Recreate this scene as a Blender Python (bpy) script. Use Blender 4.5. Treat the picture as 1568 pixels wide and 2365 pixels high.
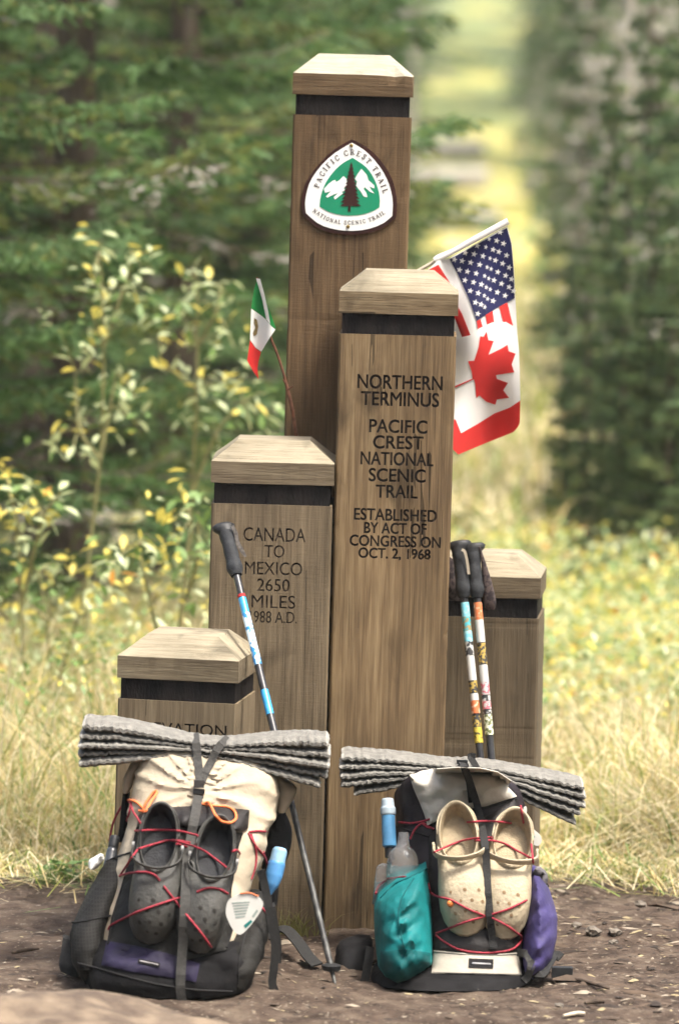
import bpy, math, random
import numpy as np
from mathutils import Vector, Matrix, noise, geometry
from mathutils.bvhtree import BVHTree

random.seed(7); RNG = np.random.default_rng(7)
SC = bpy.context.scene
COL = SC.collection
for o in list(bpy.data.objects): bpy.data.objects.remove(o)

# ------------------------------------------------------------------ camera
FPX, CX, CY, HORIZON, ROLL = 11460.0, 784.0, 1182.5, 250.0, 0.0285
CAM = Vector((0.0, -11.0, 1.83))
pitch = math.atan((CY - HORIZON) / FPX)
Fw = Vector((0, math.cos(pitch), -math.sin(pitch)))
R0 = Vector((1, 0, 0)); U0 = Vector((0, math.sin(pitch), math.cos(pitch)))
Rt = R0 * math.cos(ROLL) + U0 * math.sin(ROLL)
Up = U0 * math.cos(ROLL) - R0 * math.sin(ROLL)
cd = bpy.data.cameras.new('camera'); cam = bpy.data.objects.new('camera', cd); COL.objects.link(cam)
cam.matrix_world = Matrix(((Rt.x, Up.x, -Fw.x, CAM.x), (Rt.y, Up.y, -Fw.y, CAM.y), (Rt.z, Up.z, -Fw.z, CAM.z), (0, 0, 0, 1)))
cd.sensor_fit = 'VERTICAL'; cd.sensor_height = 36.0; cd.lens = FPX / 2365.0 * 36.0
cd.clip_start = 0.5; cd.clip_end = 2000
cd.dof.use_dof = True; cd.dof.focus_distance = 10.85; cd.dof.aperture_fstop = 3.1
SC.camera = cam
SC.cycles.use_adaptive_sampling = True; SC.cycles.adaptive_threshold = .03
SC.cycles.max_bounces = 4; SC.cycles.diffuse_bounces = 2; SC.cycles.glossy_bounces = 2; SC.cycles.transmission_bounces = 4; SC.cycles.transparent_max_bounces = 4

# ------------------------------------------------------------------ sky, sun, exposure
SUN_EL, SUN_AZ = math.radians(66), math.radians(128)     # azimuth measured from +Y (north) towards +X
w = bpy.data.worlds.new('World'); SC.world = w; w.use_nodes = True
nt = w.node_tree; nt.nodes.clear()
sky = nt.nodes.new('ShaderNodeTexSky'); sky.sky_type = 'NISHITA'; sky.sun_disc = False
sky.sun_elevation = SUN_EL; sky.sun_rotation = SUN_AZ
sky.air_density = 1.0; sky.dust_density = 7.0; sky.ozone_density = 0.3
bg = nt.nodes.new('ShaderNodeBackground'); bg.inputs[1].default_value = 0.125
wo = nt.nodes.new('ShaderNodeOutputWorld')
nt.links.new(sky.outputs[0], bg.inputs[0]); nt.links.new(bg.outputs[0], wo.inputs[0])
sd = bpy.data.lights.new('sun', 'SUN'); sun = bpy.data.objects.new('sun', sd); COL.objects.link(sun)
sd.energy = 2.4; sd.angle = math.radians(12); sd.color = (1.0, 0.97, 0.92)
sdir = Vector((math.sin(SUN_AZ) * math.cos(SUN_EL), math.cos(SUN_AZ) * math.cos(SUN_EL), math.sin(SUN_EL)))
sun.rotation_euler = sdir.to_track_quat('Z', 'Y').to_euler(); sun.location = (0, 0, 30)
SC.view_settings.view_transform = 'Standard'; SC.view_settings.look = 'None'
SC.view_settings.gamma = 1.0; SC.view_settings.exposure = 1.55
SC.view_settings.use_curve_mapping = False

# ------------------------------------------------------------------ helpers
def ray(px, py):
    return Fw + Rt * ((px - CX) / FPX) - Up * ((py - CY) / FPX)
def at(px, py, Y):
    d = ray(px, py); return CAM + d * ((Y - CAM.y) / d.y)
def ground(px, py):
    d = ray(px, py); return CAM + d * (-CAM.z / d.z)
def zoomer(x0, y0, k): return lambda x, y: (x0 + x * k, y0 + y * k)
Z1 = zoomer(114.8, 1569.5, .4395)     # left pack
Z2 = zoomer(727.3, 1646.0, .4395)     # right pack
Z3 = zoomer(612.5, 76.6, .2441)       # plaque
Z4 = zoomer(459.4, 497.6, .5127)      # flags
Z5 = zoomer(229.7, 980.0, .3906)      # left poles
Z6 = zoomer(727.3, 803.9, .4370)      # right poles
Z7 = zoomer(918.7, 0.0, .4141)        # stars
Z8 = zoomer(995.3, 765.6, .3652)      # maple leaf
Z9 = zoomer(0.0, 459.4, .4395)        # shrubs
def zl(Z, *pts): return [Z(*p) for p in pts]

def lin(r, g, b, k=1.0):
    f = lambda c: ((c / 255 + .055) / 1.055) ** 2.4 if c > 10 else c / 255 / 12.92
    return (f(r) * k, f(g) * k, f(b) * k, 1)

MATS = {}
def M(name, col, rough=.85, var=.25, scale=30., bump=.0, bscale=200., col2=None, mix_lo=.4, mix_hi=.65, stretch=(1, 1, 1), spec=.3, metallic=0., trans=0., alpha=None, coord='Object', crease=0., cscale=9.):
    if name in MATS: return MATS[name]
    m = bpy.data.materials.new(name); m.use_nodes = True; MATS[name] = m
    t = m.node_tree; n = t.nodes; l = t.links
    b = n['Principled BSDF']
    b.inputs['Roughness'].default_value = rough; b.inputs['Metallic'].default_value = metallic
    b.inputs['Specular IOR Level'].default_value = spec
    tc = n.new('ShaderNodeTexCoord'); mp = n.new('ShaderNodeMapping'); mp.inputs['Scale'].default_value = stretch
    l.new(tc.outputs[coord], mp.inputs[0])
    nz = n.new('ShaderNodeTexNoise'); nz.inputs['Scale'].default_value = scale; nz.inputs['Detail'].default_value = 6
    l.new(mp.outputs[0], nz.inputs[0])
    c2 = col2 or tuple(c * (1 - var) for c in col[:3]) + (1,)
    c1 = col if col2 else tuple(min(1, c * (1 + var * .6)) for c in col[:3]) + (1,)
    rp = n.new('ShaderNodeValToRGB')
    rp.color_ramp.elements[0].position = mix_lo; rp.color_ramp.elements[0].color = c2
    rp.color_ramp.elements[1].position = mix_hi; rp.color_ramp.elements[1].color = c1
    l.new(nz.outputs[0], rp.inputs[0]); l.new(rp.outputs[0], b.inputs['Base Color'])
    if bump:
        n2 = n.new('ShaderNodeTexNoise'); n2.inputs['Scale'].default_value = bscale; n2.inputs['Detail'].default_value = 4
        l.new(mp.outputs[0], n2.inputs[0])
        bp = n.new('ShaderNodeBump'); bp.inputs['Strength'].default_value = bump; bp.inputs['Distance'].default_value = .01
        l.new(n2.outputs[0], bp.inputs['Height']); l.new(bp.outputs[0], b.inputs['Normal'])
        if crease:   # folds pressed into cloth
            n3 = n.new('ShaderNodeTexNoise'); n3.noise_type = 'RIDGED_MULTIFRACTAL'; n3.inputs['Scale'].default_value = cscale; n3.inputs['Detail'].default_value = 3; n3.inputs['Distortion'].default_value = .7
            l.new(tc.outputs[coord], n3.inputs[0])
            b3 = n.new('ShaderNodeBump'); b3.inputs['Strength'].default_value = crease; b3.inputs['Distance'].default_value = .02
            l.new(n3.outputs[0], b3.inputs['Height']); l.new(bp.outputs[0], b3.inputs['Normal']); l.new(b3.outputs[0], b.inputs['Normal'])
    if trans:
        tr = n.new('ShaderNodeBsdfTranslucent'); mx = n.new('ShaderNodeMixShader'); mx.inputs[0].default_value = trans
        l.new(rp.outputs[0], tr.inputs[0]); l.new(b.outputs[0], mx.inputs[1]); l.new(tr.outputs[0], mx.inputs[2])
        l.new(mx.outputs[0], n['Material Output'].inputs[0])
    if alpha is not None: b.inputs['Alpha'].default_value = alpha
    return m

def ripstop(name, col, rough=.7, cell=180., amt=.5):
    """dark mesh / ripstop cloth: a fine woven grid over a soft colour variation"""
    m = M(name, col, rough, .3, 18, .25, 60, crease=.7, cscale=7., spec=.12)
    t = m.node_tree; n = t.nodes; l = t.links; b = n['Principled BSDF']
    src = b.inputs['Base Color'].links[0].from_socket
    tc = n.new('ShaderNodeTexCoord'); mp = n.new('ShaderNodeMapping'); mp.inputs['Rotation'].default_value = (0, math.radians(8), 0)
    l.new(tc.outputs['Object'], mp.inputs[0])
    ck = n.new('ShaderNodeTexBrick'); ck.offset = 0; ck.inputs['Scale'].default_value = cell
    ck.inputs['Brick Width'].default_value = 1.; ck.inputs['Row Height'].default_value = 1.; ck.inputs['Mortar Size'].default_value = .16
    sw = n.new('ShaderNodeSeparateXYZ'); cb = n.new('ShaderNodeCombineXYZ')
    l.new(mp.outputs[0], sw.inputs[0]); l.new(sw.outputs['X'], cb.inputs['X']); l.new(sw.outputs['Z'], cb.inputs['Y'])
    l.new(cb.outputs[0], ck.inputs['Vector'])
    mx = n.new('ShaderNodeMix'); mx.data_type = 'RGBA'; mx.blend_type = 'MULTIPLY'; mx.inputs['Factor'].default_value = amt
    l.new(src, mx.inputs['A']); ck.inputs['Color1'].default_value = (.35, .35, .35, 1); ck.inputs['Color2'].default_value = (.5, .5, .5, 1); ck.inputs['Mortar'].default_value = (1.5, 1.5, 1.5, 1)
    l.new(ck.outputs['Color'], mx.inputs['B']); l.new(mx.outputs['Result'], b.inputs['Base Color'])
    return m

WOODK = .74
def wood(name, light, mid, dark, seed=0., horiz=False, saw=0.0):
    m = bpy.data.materials.new(name); m.use_nodes = True; MATS[name] = m
    t = m.node_tree; n = t.nodes; l = t.links; b = n['Principled BSDF']
    b.inputs['Roughness'].default_value = .85; b.inputs['Specular IOR Level'].default_value = .2
    tc = n.new('ShaderNodeTexCoord')
    def nz(scale, detail, stretch, dist=0., off=0.):
        mp = n.new('ShaderNodeMapping'); mp.inputs['Scale'].default_value = stretch
        mp.inputs['Location'].default_value = (seed + off, seed * 1.7 + off, seed * .3)
        l.new(tc.outputs['Object'], mp.inputs[0])
        x = n.new('ShaderNodeTexNoise'); x.inputs['Scale'].default_value = scale; x.inputs['Detail'].default_value = detail; x.inputs['Distortion'].default_value = dist
        l.new(mp.outputs[0], x.inputs[0]); return x.outputs[0]
    g = (.06, 1, 1) if horiz else (1, 1, .045)
    broad = nz(16, 3, g, .8); fine = nz(120, 5, g, .3, 3.); hair = nz(420, 2, (g[0], g[1], g[2] * .6), 0, 7.); blot = nz(7, 4, (1, 1, .6), 0, 11.)
    rp = n.new('ShaderNodeValToRGB'); e = rp.color_ramp.elements
    sc_ = lambda c: (c[0] * WOODK, c[1] * WOODK, c[2] * WOODK * .89, 1)
    e[0].position = .34; e[0].color = sc_(dark); e[1].position = .68; e[1].color = sc_(light)
    x = e.new(.5); x.color = sc_(mid)
    def mth(op, a, bb):
        k = n.new('ShaderNodeMath'); k.operation = op
        for i, v in enumerate((a, bb)):
            if isinstance(v, (int, float)): k.inputs[i].default_value = v
            else: l.new(v, k.inputs[i])
        return k.outputs[0]
    s = mth('ADD', mth('MULTIPLY', broad, .36), mth('MULTIPLY', fine, .42))
    s = mth('ADD', s, mth('MULTIPLY', hair, .22))
    l.new(s, rp.inputs[0])
    br = n.new('ShaderNodeMapRange'); br.inputs['From Min'].default_value = .3; br.inputs['From Max'].default_value = .7
    br.inputs['To Min'].default_value = .72; br.inputs['To Max'].default_value = 1.12; l.new(blot, br.inputs['Value'])
    mx = n.new('ShaderNodeMix'); mx.data_type = 'RGBA'; mx.blend_type = 'MULTIPLY'; mx.inputs['Factor'].default_value = 1
    l.new(rp.outputs[0], mx.inputs['A']); l.new(br.outputs[0], mx.inputs['B'])
    # drying checks (thin dark splits along the grain) and water stains
    crk = nz(26, 2, (g[0] * .5, 1, 1) if horiz else (1, 1, .018), .25, 17.); gate = nz(5, 2, (1, 1, .5), 0, 23.)
    ab = mth('ABSOLUTE', mth('SUBTRACT', crk, .5), 0); cm_ = mth('MULTIPLY', mth('LESS_THAN', ab, .007), mth('GREATER_THAN', gate, .57))
    stn = n.new('ShaderNodeMapRange'); stn.inputs['From Min'].default_value = .58; stn.inputs['From Max'].default_value = .72; stn.inputs['To Max'].default_value = .5; l.new(nz(9, 5, (1, 1, .55), .5, 31.), stn.inputs['Value'])
    dk = mth('SUBTRACT', 1.0, mth('MAXIMUM', mth('MULTIPLY', cm_, .62), stn.outputs[0]))
    m3 = n.new('ShaderNodeMix'); m3.data_type = 'RGBA'; m3.blend_type = 'MULTIPLY'; m3.inputs['Factor'].default_value = 1
    l.new(mx.outputs['Result'], m3.inputs['A']); l.new(dk, m3.inputs['B'])
    l.new(m3.outputs['Result'], b.inputs['Base Color'])
    h = mth('SUBTRACT', mth('ADD', fine, mth('MULTIPLY', hair, .6)), mth('MULTIPLY', cm_, .8))
    if saw:
        sw = nz(260, 1, (.12, .12, 1), 0, 5.); h = mth('ADD', h, mth('MULTIPLY', sw, saw))
    bp = n.new('ShaderNodeBump'); bp.inputs['Strength'].default_value = .35; bp.inputs['Distance'].default_value = .004
    l.new(h, bp.inputs['Height']); l.new(bp.outputs[0], b.inputs['Normal'])
    return m

ROOT = {}
def thing(name, label, cat, loc, group=None):
    o = bpy.data.objects.new(name, None); COL.objects.link(o); o.location = loc; o.empty_display_size = .05
    tag(o, label, cat, group); ROOT[o] = Vector(loc); return o
def tag(o, label, cat=None, group=None, kind=None):
    if label: o['label'] = label
    if cat: o['category'] = cat
    if group: o['group'] = group
    if kind: o['kind'] = kind
    return o
def mesh(name, verts, faces, mat, parent=None, smooth=True, local=False, fmat=None):
    me = bpy.data.meshes.new(name)
    off = Vector((0, 0, 0))
    if parent is not None and not local: off = ROOT[parent]
    me.from_pydata([tuple(Vector(v) - off) for v in verts], [], [tuple(f) for f in faces]); me.update()
    for mm in (mat if isinstance(mat, (list, tuple)) else [mat]): me.materials.append(mm)
    if fmat is not None: me.polygons.foreach_set('material_index', fmat)
    if smooth: me.polygons.foreach_set('use_smooth', [True] * len(me.polygons)); me.set_sharp_from_angle(angle=math.radians(52))
    o = bpy.data.objects.new(name, me); COL.objects.link(o)
    if parent is not None: o.parent = parent; ROOT[o] = ROOT[parent]
    return o
def fastmesh(name, V, Fc, mats, idx=None, parent=None, smooth=False):
    V = np.asarray(V, np.float32); Fc = np.asarray(Fc, np.int32); k = Fc.shape[1]; m = len(Fc)
    me = bpy.data.meshes.new(name); me.vertices.add(len(V)); me.vertices.foreach_set('co', V.ravel())
    me.loops.add(m * k); me.loops.foreach_set('vertex_index', Fc.ravel())
    me.polygons.add(m); me.polygons.foreach_set('loop_start', np.arange(0, m * k, k, dtype=np.int32))
    me.polygons.foreach_set('loop_total', np.full(m, k, np.int32))
    for mm in mats: me.materials.append(mm)
    if idx is not None: me.polygons.foreach_set('material_index', np.asarray(idx, np.int32))
    if smooth: me.polygons.foreach_set('use_smooth', np.ones(m, bool))
    me.update(calc_edges=True); me.validate()
    o = bpy.data.objects.new(name, me); COL.objects.link(o)
    if parent is not None: o.parent = parent
    return o
def recalc(o):
    import bmesh
    bm = bmesh.new(); bm.from_mesh(o.data); bmesh.ops.recalc_face_normals(bm, faces=bm.faces); bm.to_mesh(o.data); bm.free()

def crom(pts, n):
    """resample a polyline (any dimension) smoothly to n points"""
    P = np.array([tuple(p) for p in pts], float)
    if len(P) == 1: return np.repeat(P, n, 0)
    t = np.linspace(0, len(P) - 1, n); out = []
    for x in t:
        i = min(int(x), len(P) - 2); f = x - i
        p1, p2 = P[i], P[i + 1]; p0 = P[i - 1] if i else 2 * p1 - p2; p3 = P[i + 2] if i + 2 < len(P) else 2 * p2 - p1
        out.append(.5 * (2 * p1 + (p2 - p0) * f + (2 * p0 - 5 * p1 + 4 * p2 - p3) * f * f + (3 * p1 - p0 - 3 * p2 + p3) * f ** 3))
    return np.array(out)
def tubegeo(pts, rad, sides=8, caps=True):
    P = [Vector(p) for p in pts]; n = len(P)
    rad = [rad] * n if isinstance(rad, (int, float)) else list(np.interp(np.linspace(0, 1, n), np.linspace(0, 1, len(rad)), rad))
    V, Fc = [], []; prev = None
    for i, p in enumerate(P):
        t = (P[min(i + 1, n - 1)] - P[max(i - 1, 0)]).normalized()
        if prev is None: a = t.orthogonal().normalized()
        else: a = (prev - t * prev.dot(t)); a = a.normalized() if a.length > 1e-9 else t.orthogonal().normalized()
        prev = a; b = t.cross(a)
        for k in range(sides):
            th = 2 * math.pi * k / sides; V.append(p + (a * math.cos(th) + b * math.sin(th)) * rad[i])
    for i in range(n - 1):
        for k in range(sides):
            k2 = (k + 1) % sides; Fc.append((i * sides + k, i * sides + k2, (i + 1) * sides + k2, (i + 1) * sides + k))
    if caps: Fc.append(tuple(range(sides))[::-1]); Fc.append(tuple((n - 1) * sides + k for k in range(sides)))
    return V, Fc
def tube(name, pts, rad, mat, parent=None, sides=8, n=None, **kw):
    if n: pts = crom(pts, n)
    V, Fc = tubegeo(pts, rad, sides); return mesh(name, V, Fc, mat, parent, **kw)
def ribbon(name, pts, width, mat, parent=None, thick=.002, n=None, nrm=None, twist=None, **kw):
    if n: pts = crom(pts, n)
    P = [Vector(p) for p in pts]; nn = Vector(nrm) if nrm else Vector((0, -1, .15)); V, Fc = [], []
    wd = [width] * len(P) if isinstance(width, (int, float)) else np.interp(np.linspace(0, 1, len(P)), np.linspace(0, 1, len(width)), width)
    for i, p in enumerate(P):
        t = (P[min(i + 1, len(P) - 1)] - P[max(i - 1, 0)]).normalized()
        s = t.cross(nn).normalized(); q = s.cross(t).normalized()
        if twist:
            a = np.interp(i / (len(P) - 1), np.linspace(0, 1, len(twist)), twist); s, q = s * math.cos(a) + q * math.sin(a), q * math.cos(a) - s * math.sin(a)
        for a, b in ((-1, 1), (1, 1), (1, -1), (-1, -1)): V.append(p + s * (wd[i] / 2 * a) + q * (thick / 2 * b))
    for i in range(len(P) - 1):
        for k in range(4): Fc.append((i * 4 + k, i * 4 + (k + 1) % 4, i * 4 + 4 + (k + 1) % 4, i * 4 + 4 + k))
    Fc.append((3, 2, 1, 0)); e = (len(P) - 1) * 4; Fc.append((e, e + 1, e + 2, e + 3))
    return mesh(name, V, Fc, mat, parent, smooth=False, **kw)
def boxgeo(x0, x1, y0, y1, z0, z1):
    V = [(x, y, z) for z in (z0, z1) for y in (y0, y1) for x in (x0, x1)]
    return V, [(0, 2, 3, 1), (4, 5, 7, 6), (0, 1, 5, 4), (2, 6, 7, 3), (0, 4, 6, 2), (1, 3, 7, 5)]

def ease(vals, s):
    return float(np.interp(s, np.linspace(0, 1, len(vals)), vals)) if not isinstance(vals, (int, float)) else vals
def loftgeo(L, R, yc, bf, bb, n=2.4, rows=26, segs=32, wr=.006, freq=9., seed=0, noise_aniso=(1, 1, 1), folds=None):
    Lp, Rp = crom(L, rows), crom(R, rows); V, Fc = [], []
    for i in range(rows):
        s = i / (rows - 1); Y = ease(yc, s); A = at(*Lp[i], Y); B = at(*Rp[i], Y); C = (A + B) / 2; h = (B - A) / 2
        f, b = ease(bf, s), ease(bb, s)
        for k in range(segs):
            th = 2 * math.pi * k / segs; c, sn = math.cos(th), math.sin(th)
            x = math.copysign(abs(c) ** (2 / n), c); y = math.copysign(abs(sn) ** (2 / n), sn)
            p = C + h * x + Vector((0, -1, 0)) * (f * y if y > 0 else b * y)
            q = Vector((p.x * noise_aniso[0], p.y * noise_aniso[1], p.z * noise_aniso[2])) * freq + Vector((seed * 7.3, seed * 3.1, 0))
            d = noise.noise(q) * .6 + noise.noise(q * 2.3) * .3 - abs(noise.noise(q * 1.4 + Vector((9, 0, 0)))) * .5
            o = (p - C); o = o.normalized() if o.length > 1e-6 else Vector((0, -1, 0))
            if folds:          # creases running out from where the strap cinches the cloth
                fc, cnt, amp = folds; dx, dz = p.x - fc.x, p.z - fc.z; r = math.hypot(dx, dz); an = math.atan2(dz, dx)
                w2 = math.sin(an * cnt + 2.2 * noise.noise(Vector((p.x * 9, p.z * 9, 2)))); d2 = (1 - abs(w2)) ** 1.5 - .4
                p = p + o * (amp * d2 * min(1, r / .035) * math.exp(-r / .17))
            V.append(p + o * d * wr)
    for i in range(rows - 1):
        for k in range(segs):
            k2 = (k + 1) % segs; Fc.append((i * segs + k, (i + 1) * segs + k, (i + 1) * segs + k2, i * segs + k2))
    for r, rev in ((0, False), (rows - 1, True)):
        c = sum((V[r * segs + k] for k in range(segs)), Vector()) / segs; V.append(c); ci = len(V) - 1
        for k in range(segs):
            f3 = (r * segs + k, r * segs + (k + 1) % segs, ci); Fc.append(f3[::-1] if rev else f3)
    return V, Fc
class Surf:
    def __init__(s): s.V, s.F, s.b = [], [], None
    def add(s, V, Fc):
        o = len(s.V); s.V += [Vector(v) for v in V]; s.F += [tuple(i + o for i in f) for f in Fc]; s.b = BVHTree.FromPolygons(s.V, s.F)
    def hit(s, px, py, off=.003, dflt=-.5):
        d = ray(px, py).normalized(); loc, nn, i, t = s.b.ray_cast(CAM, d)
        if loc is None: loc = at(px, py, dflt)
        return loc - d * off
def loft(name, mat, parent, *a, surf=None, **kw):
    V, Fc = loftgeo(*a, **kw)
    if surf: surf.add(V, Fc)
    o = mesh(name, V, Fc, mat, parent); recalc(o); return o

def inpoly(P, x, y):
    x1, y1 = P[:, 0], P[:, 1]; x2, y2 = np.roll(x1, -1), np.roll(y1, -1)
    c = ((y1 > y) != (y2 > y)); xi = (x2 - x1) * (y - y1) / np.where(y2 == y1, 1e-9, y2 - y1) + x1
    return (np.sum(c & (x < xi)) % 2) == 1
def pdist(P, x, y):
    a = P; b = np.roll(P, -1, 0); d = b - a; t = np.clip(((x - a[:, 0]) * d[:, 0] + (y - a[:, 1]) * d[:, 1]) / np.maximum((d ** 2).sum(1), 1e-9), 0, 1)
    return np.sqrt(((a + d * t[:, None] - (x, y)) ** 2).sum(1).min())
def sheetgeo(poly, fn, step=7., thick=.003, smooth_outline=False, back=None):
    P = []
    n = len(poly)
    if smooth_outline:
        C = crom([poly[-1]] + list(poly) + [poly[0], poly[1]], (n + 2) * 6 + 1)[6:6 * (n + 1)]; poly = [tuple(c) for c in C]; n = len(poly)
    for i in range(n):
        a, b = np.array(poly[i]), np.array(poly[(i + 1) % n]); k = max(1, int(np.hypot(*(b - a)) / step))
        for j in range(k): P.append(a + (b - a) * j / k)
    P = np.array(P); nb = len(P); pts = [tuple(p) for p in P]
    x0, y0 = P.min(0); x1, y1 = P.max(0)
    for iy, y in enumerate(np.arange(y0 + step * .5, y1, step)):
        for x in np.arange(x0 + step * (.25 if iy % 2 else .75), x1, step):
            if inpoly(P, x, y) and pdist(P, x, y) > step * .55: pts.append((x, y))
    r = geometry.delaunay_2d_cdt([Vector(p) for p in pts], [(i, (i + 1) % nb) for i in range(nb)], [], 1, 1e-5)
    v2, faces = r[0], r[2]
    V = []; 
    for v in v2:
        V.append(Vector(fn(v.x, v.y, pdist(P, v.x, v.y))))
    m = len(V); edges = {}
    for f in faces:
        for i in range(3):
            e = (f[i], f[(i + 1) % 3]); edges[tuple(sorted(e))] = edges.get(tuple(sorted(e)), []) + [e]
    Fc = [tuple(f) for f in faces]
    if thick:
        for v in list(V): V.append(v + Vector((0, thick, 0)))
        Fc += [tuple(i + m for i in f[::-1]) for f in faces]
        for k, es in edges.items():
            if len(es) == 1: a, b = es[0]; Fc.append((b, a, a + m, b + m))
    return V, Fc
def sheet(name, poly, fn, mat, parent=None, surf=None, smooth=True, **kw):
    V, Fc = sheetgeo(poly, fn, **kw)
    if surf: surf.add(V, Fc)
    o = mesh(name, V, Fc, mat, parent, smooth=smooth); recalc(o); return o
# ------------------------------------------------------------------ terrain (structure)
def terrain(x, y):
    z = 0.0
    if y > 20: z += .00029 * (y - 20) ** 2 if y < 120 else 2.9 + (y - 120) * .06
    return z
def grass_edge(x):
    return .75 + .22 * math.sin(x * 2.1 + .6) + .12 * math.sin(x * 5.3)
def ground_mat():
    m = bpy.data.materials.new('forest_floor'); m.use_nodes = True; t = m.node_tree; n = t.nodes; l = t.links; b = n['Principled BSDF']
    b.inputs['Roughness'].default_value = .95; b.inputs['Specular IOR Level'].default_value = .15
    tc = n.new('ShaderNodeTexCoord')
    def nz(sc, det=6, st=(1, 1, 1)):
        mp = n.new('ShaderNodeMapping'); mp.inputs['Scale'].default_value = st; l.new(tc.outputs['Object'], mp.inputs[0])
        x = n.new('ShaderNodeTexNoise'); x.inputs['Scale'].default_value = sc; x.inputs['Detail'].default_value = det; l.new(mp.outputs[0], x.inputs[0]); return x.outputs[0]
    def ramp(src, stops):
        r = n.new('ShaderNodeValToRGB'); e = r.color_ramp.elements
        e[0].position, e[0].color = stops[0]; e[1].position, e[1].color = stops[-1]
        for p, c in stops[1:-1]: k = e.new(p); k.color = c
        l.new(src, r.inputs[0]); return r.outputs[0]
    soil = ramp(nz(14), [(.3, (.030, .021, .015, 1)), (.5, (.066, .047, .035, 1)), (.66, (.105, .080, .058, 1))])
    fleck = ramp(nz(85, 3, (1, .6, 1)), [(.60, (0, 0, 0, 1)), (.72, (1, 1, 1, 1))])
    mx = n.new('ShaderNodeMix'); mx.data_type = 'RGBA'; l.new(fleck, mx.inputs['Factor']); l.new(soil, mx.inputs['A']); mx.inputs['B'].default_value = (.17, .14, .105, 1)
    turf = ramp(nz(5), [(.35, (.22, .22, .08, 1)), (.5, (.42, .40, .19, 1)), (.65, (.56, .52, .31, 1))])
    sp = n.new('ShaderNodeSeparateXYZ'); l.new(tc.outputs['Object'], sp.inputs[0])
    # the cut grows from pale hay into yellow brush and green regrowth up the far slope
    far = n.new('ShaderNodeMapRange'); far.inputs['From Min'].default_value = 22; far.inputs['From Max'].default_value = 95; far.inputs['To Min'].default_value = -.12; far.inputs['To Max'].default_value = .22; l.new(sp.outputs['Y'], far.inputs['Value'])
    pt = n.new('ShaderNodeMath'); pt.operation = 'ADD'; l.new(nz(.55, 4, (1, .35, 1)), pt.inputs[0]); l.new(far.outputs[0], pt.inputs[1])
    brush = ramp(pt.outputs[0], [(.44, (.45, .42, .20, 1)), (.54, (.30, .25, .05, 1)), (.66, (.14, .17, .05, 1)), (.78, (.07, .11, .035, 1))])
    mf_ = n.new('ShaderNodeMapRange'); mf_.inputs['From Min'].default_value = 20; mf_.inputs['From Max'].default_value = 34; mf_.inputs['To Max'].default_value = .85; l.new(sp.outputs['Y'], mf_.inputs['Value'])
    mt = n.new('ShaderNodeMix'); mt.data_type = 'RGBA'; l.new(mf_.outputs[0], mt.inputs['Factor']); l.new(turf, mt.inputs['A']); l.new(brush, mt.inputs['B']); turf = mt.outputs['Result']
    ad = n.new('ShaderNodeMath'); ad.operation = 'MULTIPLY_ADD'; l.new(nz(3), ad.inputs[0]); ad.inputs[1].default_value = .8; l.new(sp.outputs['Y'], ad.inputs[2])
    mr = n.new('ShaderNodeMapRange'); mr.inputs['From Min'].default_value = 1.15; mr.inputs['From Max'].default_value = 1.5; l.new(ad.outputs[0], mr.inputs['Value'])
    m2 = n.new('ShaderNodeMix'); m2.data_type = 'RGBA'; l.new(mr.outputs[0], m2.inputs['Factor']); l.new(mx.outputs['Result'], m2.inputs['A']); l.new(turf, m2.inputs['B'])
    l.new(m2.outputs['Result'], b.inputs['Base Color'])
    bp = n.new('ShaderNodeBump'); bp.inputs['Strength'].default_value = .6; bp.inputs['Distance'].default_value = .02; l.new(nz(45, 8), bp.inputs['Height']); l.new(bp.outputs[0], b.inputs['Normal'])
    return m
def bumpz(x, y):
    v = Vector((x, y, 0)); k = .012 * noise.noise(v * 3) + .012 * noise.noise(v * 9) + .007 * noise.noise(v * 25)
    return k - .006
xs = np.concatenate([np.linspace(-160, -3, 24), np.linspace(-2.6, -1.3, 14), np.linspace(-1.27, 1.27, 110), np.linspace(1.3, 2.6, 14), np.linspace(3, 160, 24)])
ys = np.concatenate([np.linspace(-40, -3, 10), np.linspace(-2.5, -1.5, 12), np.linspace(-1.45, 1.3, 120), np.linspace(1.4, 12, 40), np.linspace(13, 420, 90)])
GV = [(x, y, terrain(x, y) + (bumpz(x, y) if abs(x) < 3 and -3 < y < 12 else 0)) for y in ys for x in xs]
nx = len(xs); GF = [(j * nx + i, j * nx + i + 1, (j + 1) * nx + i + 1, (j + 1) * nx + i) for j in range(len(ys) - 1) for i in range(nx - 1)]
g = mesh('ground', GV, GF, ground_mat()); g['kind'] = 'structure'

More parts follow.
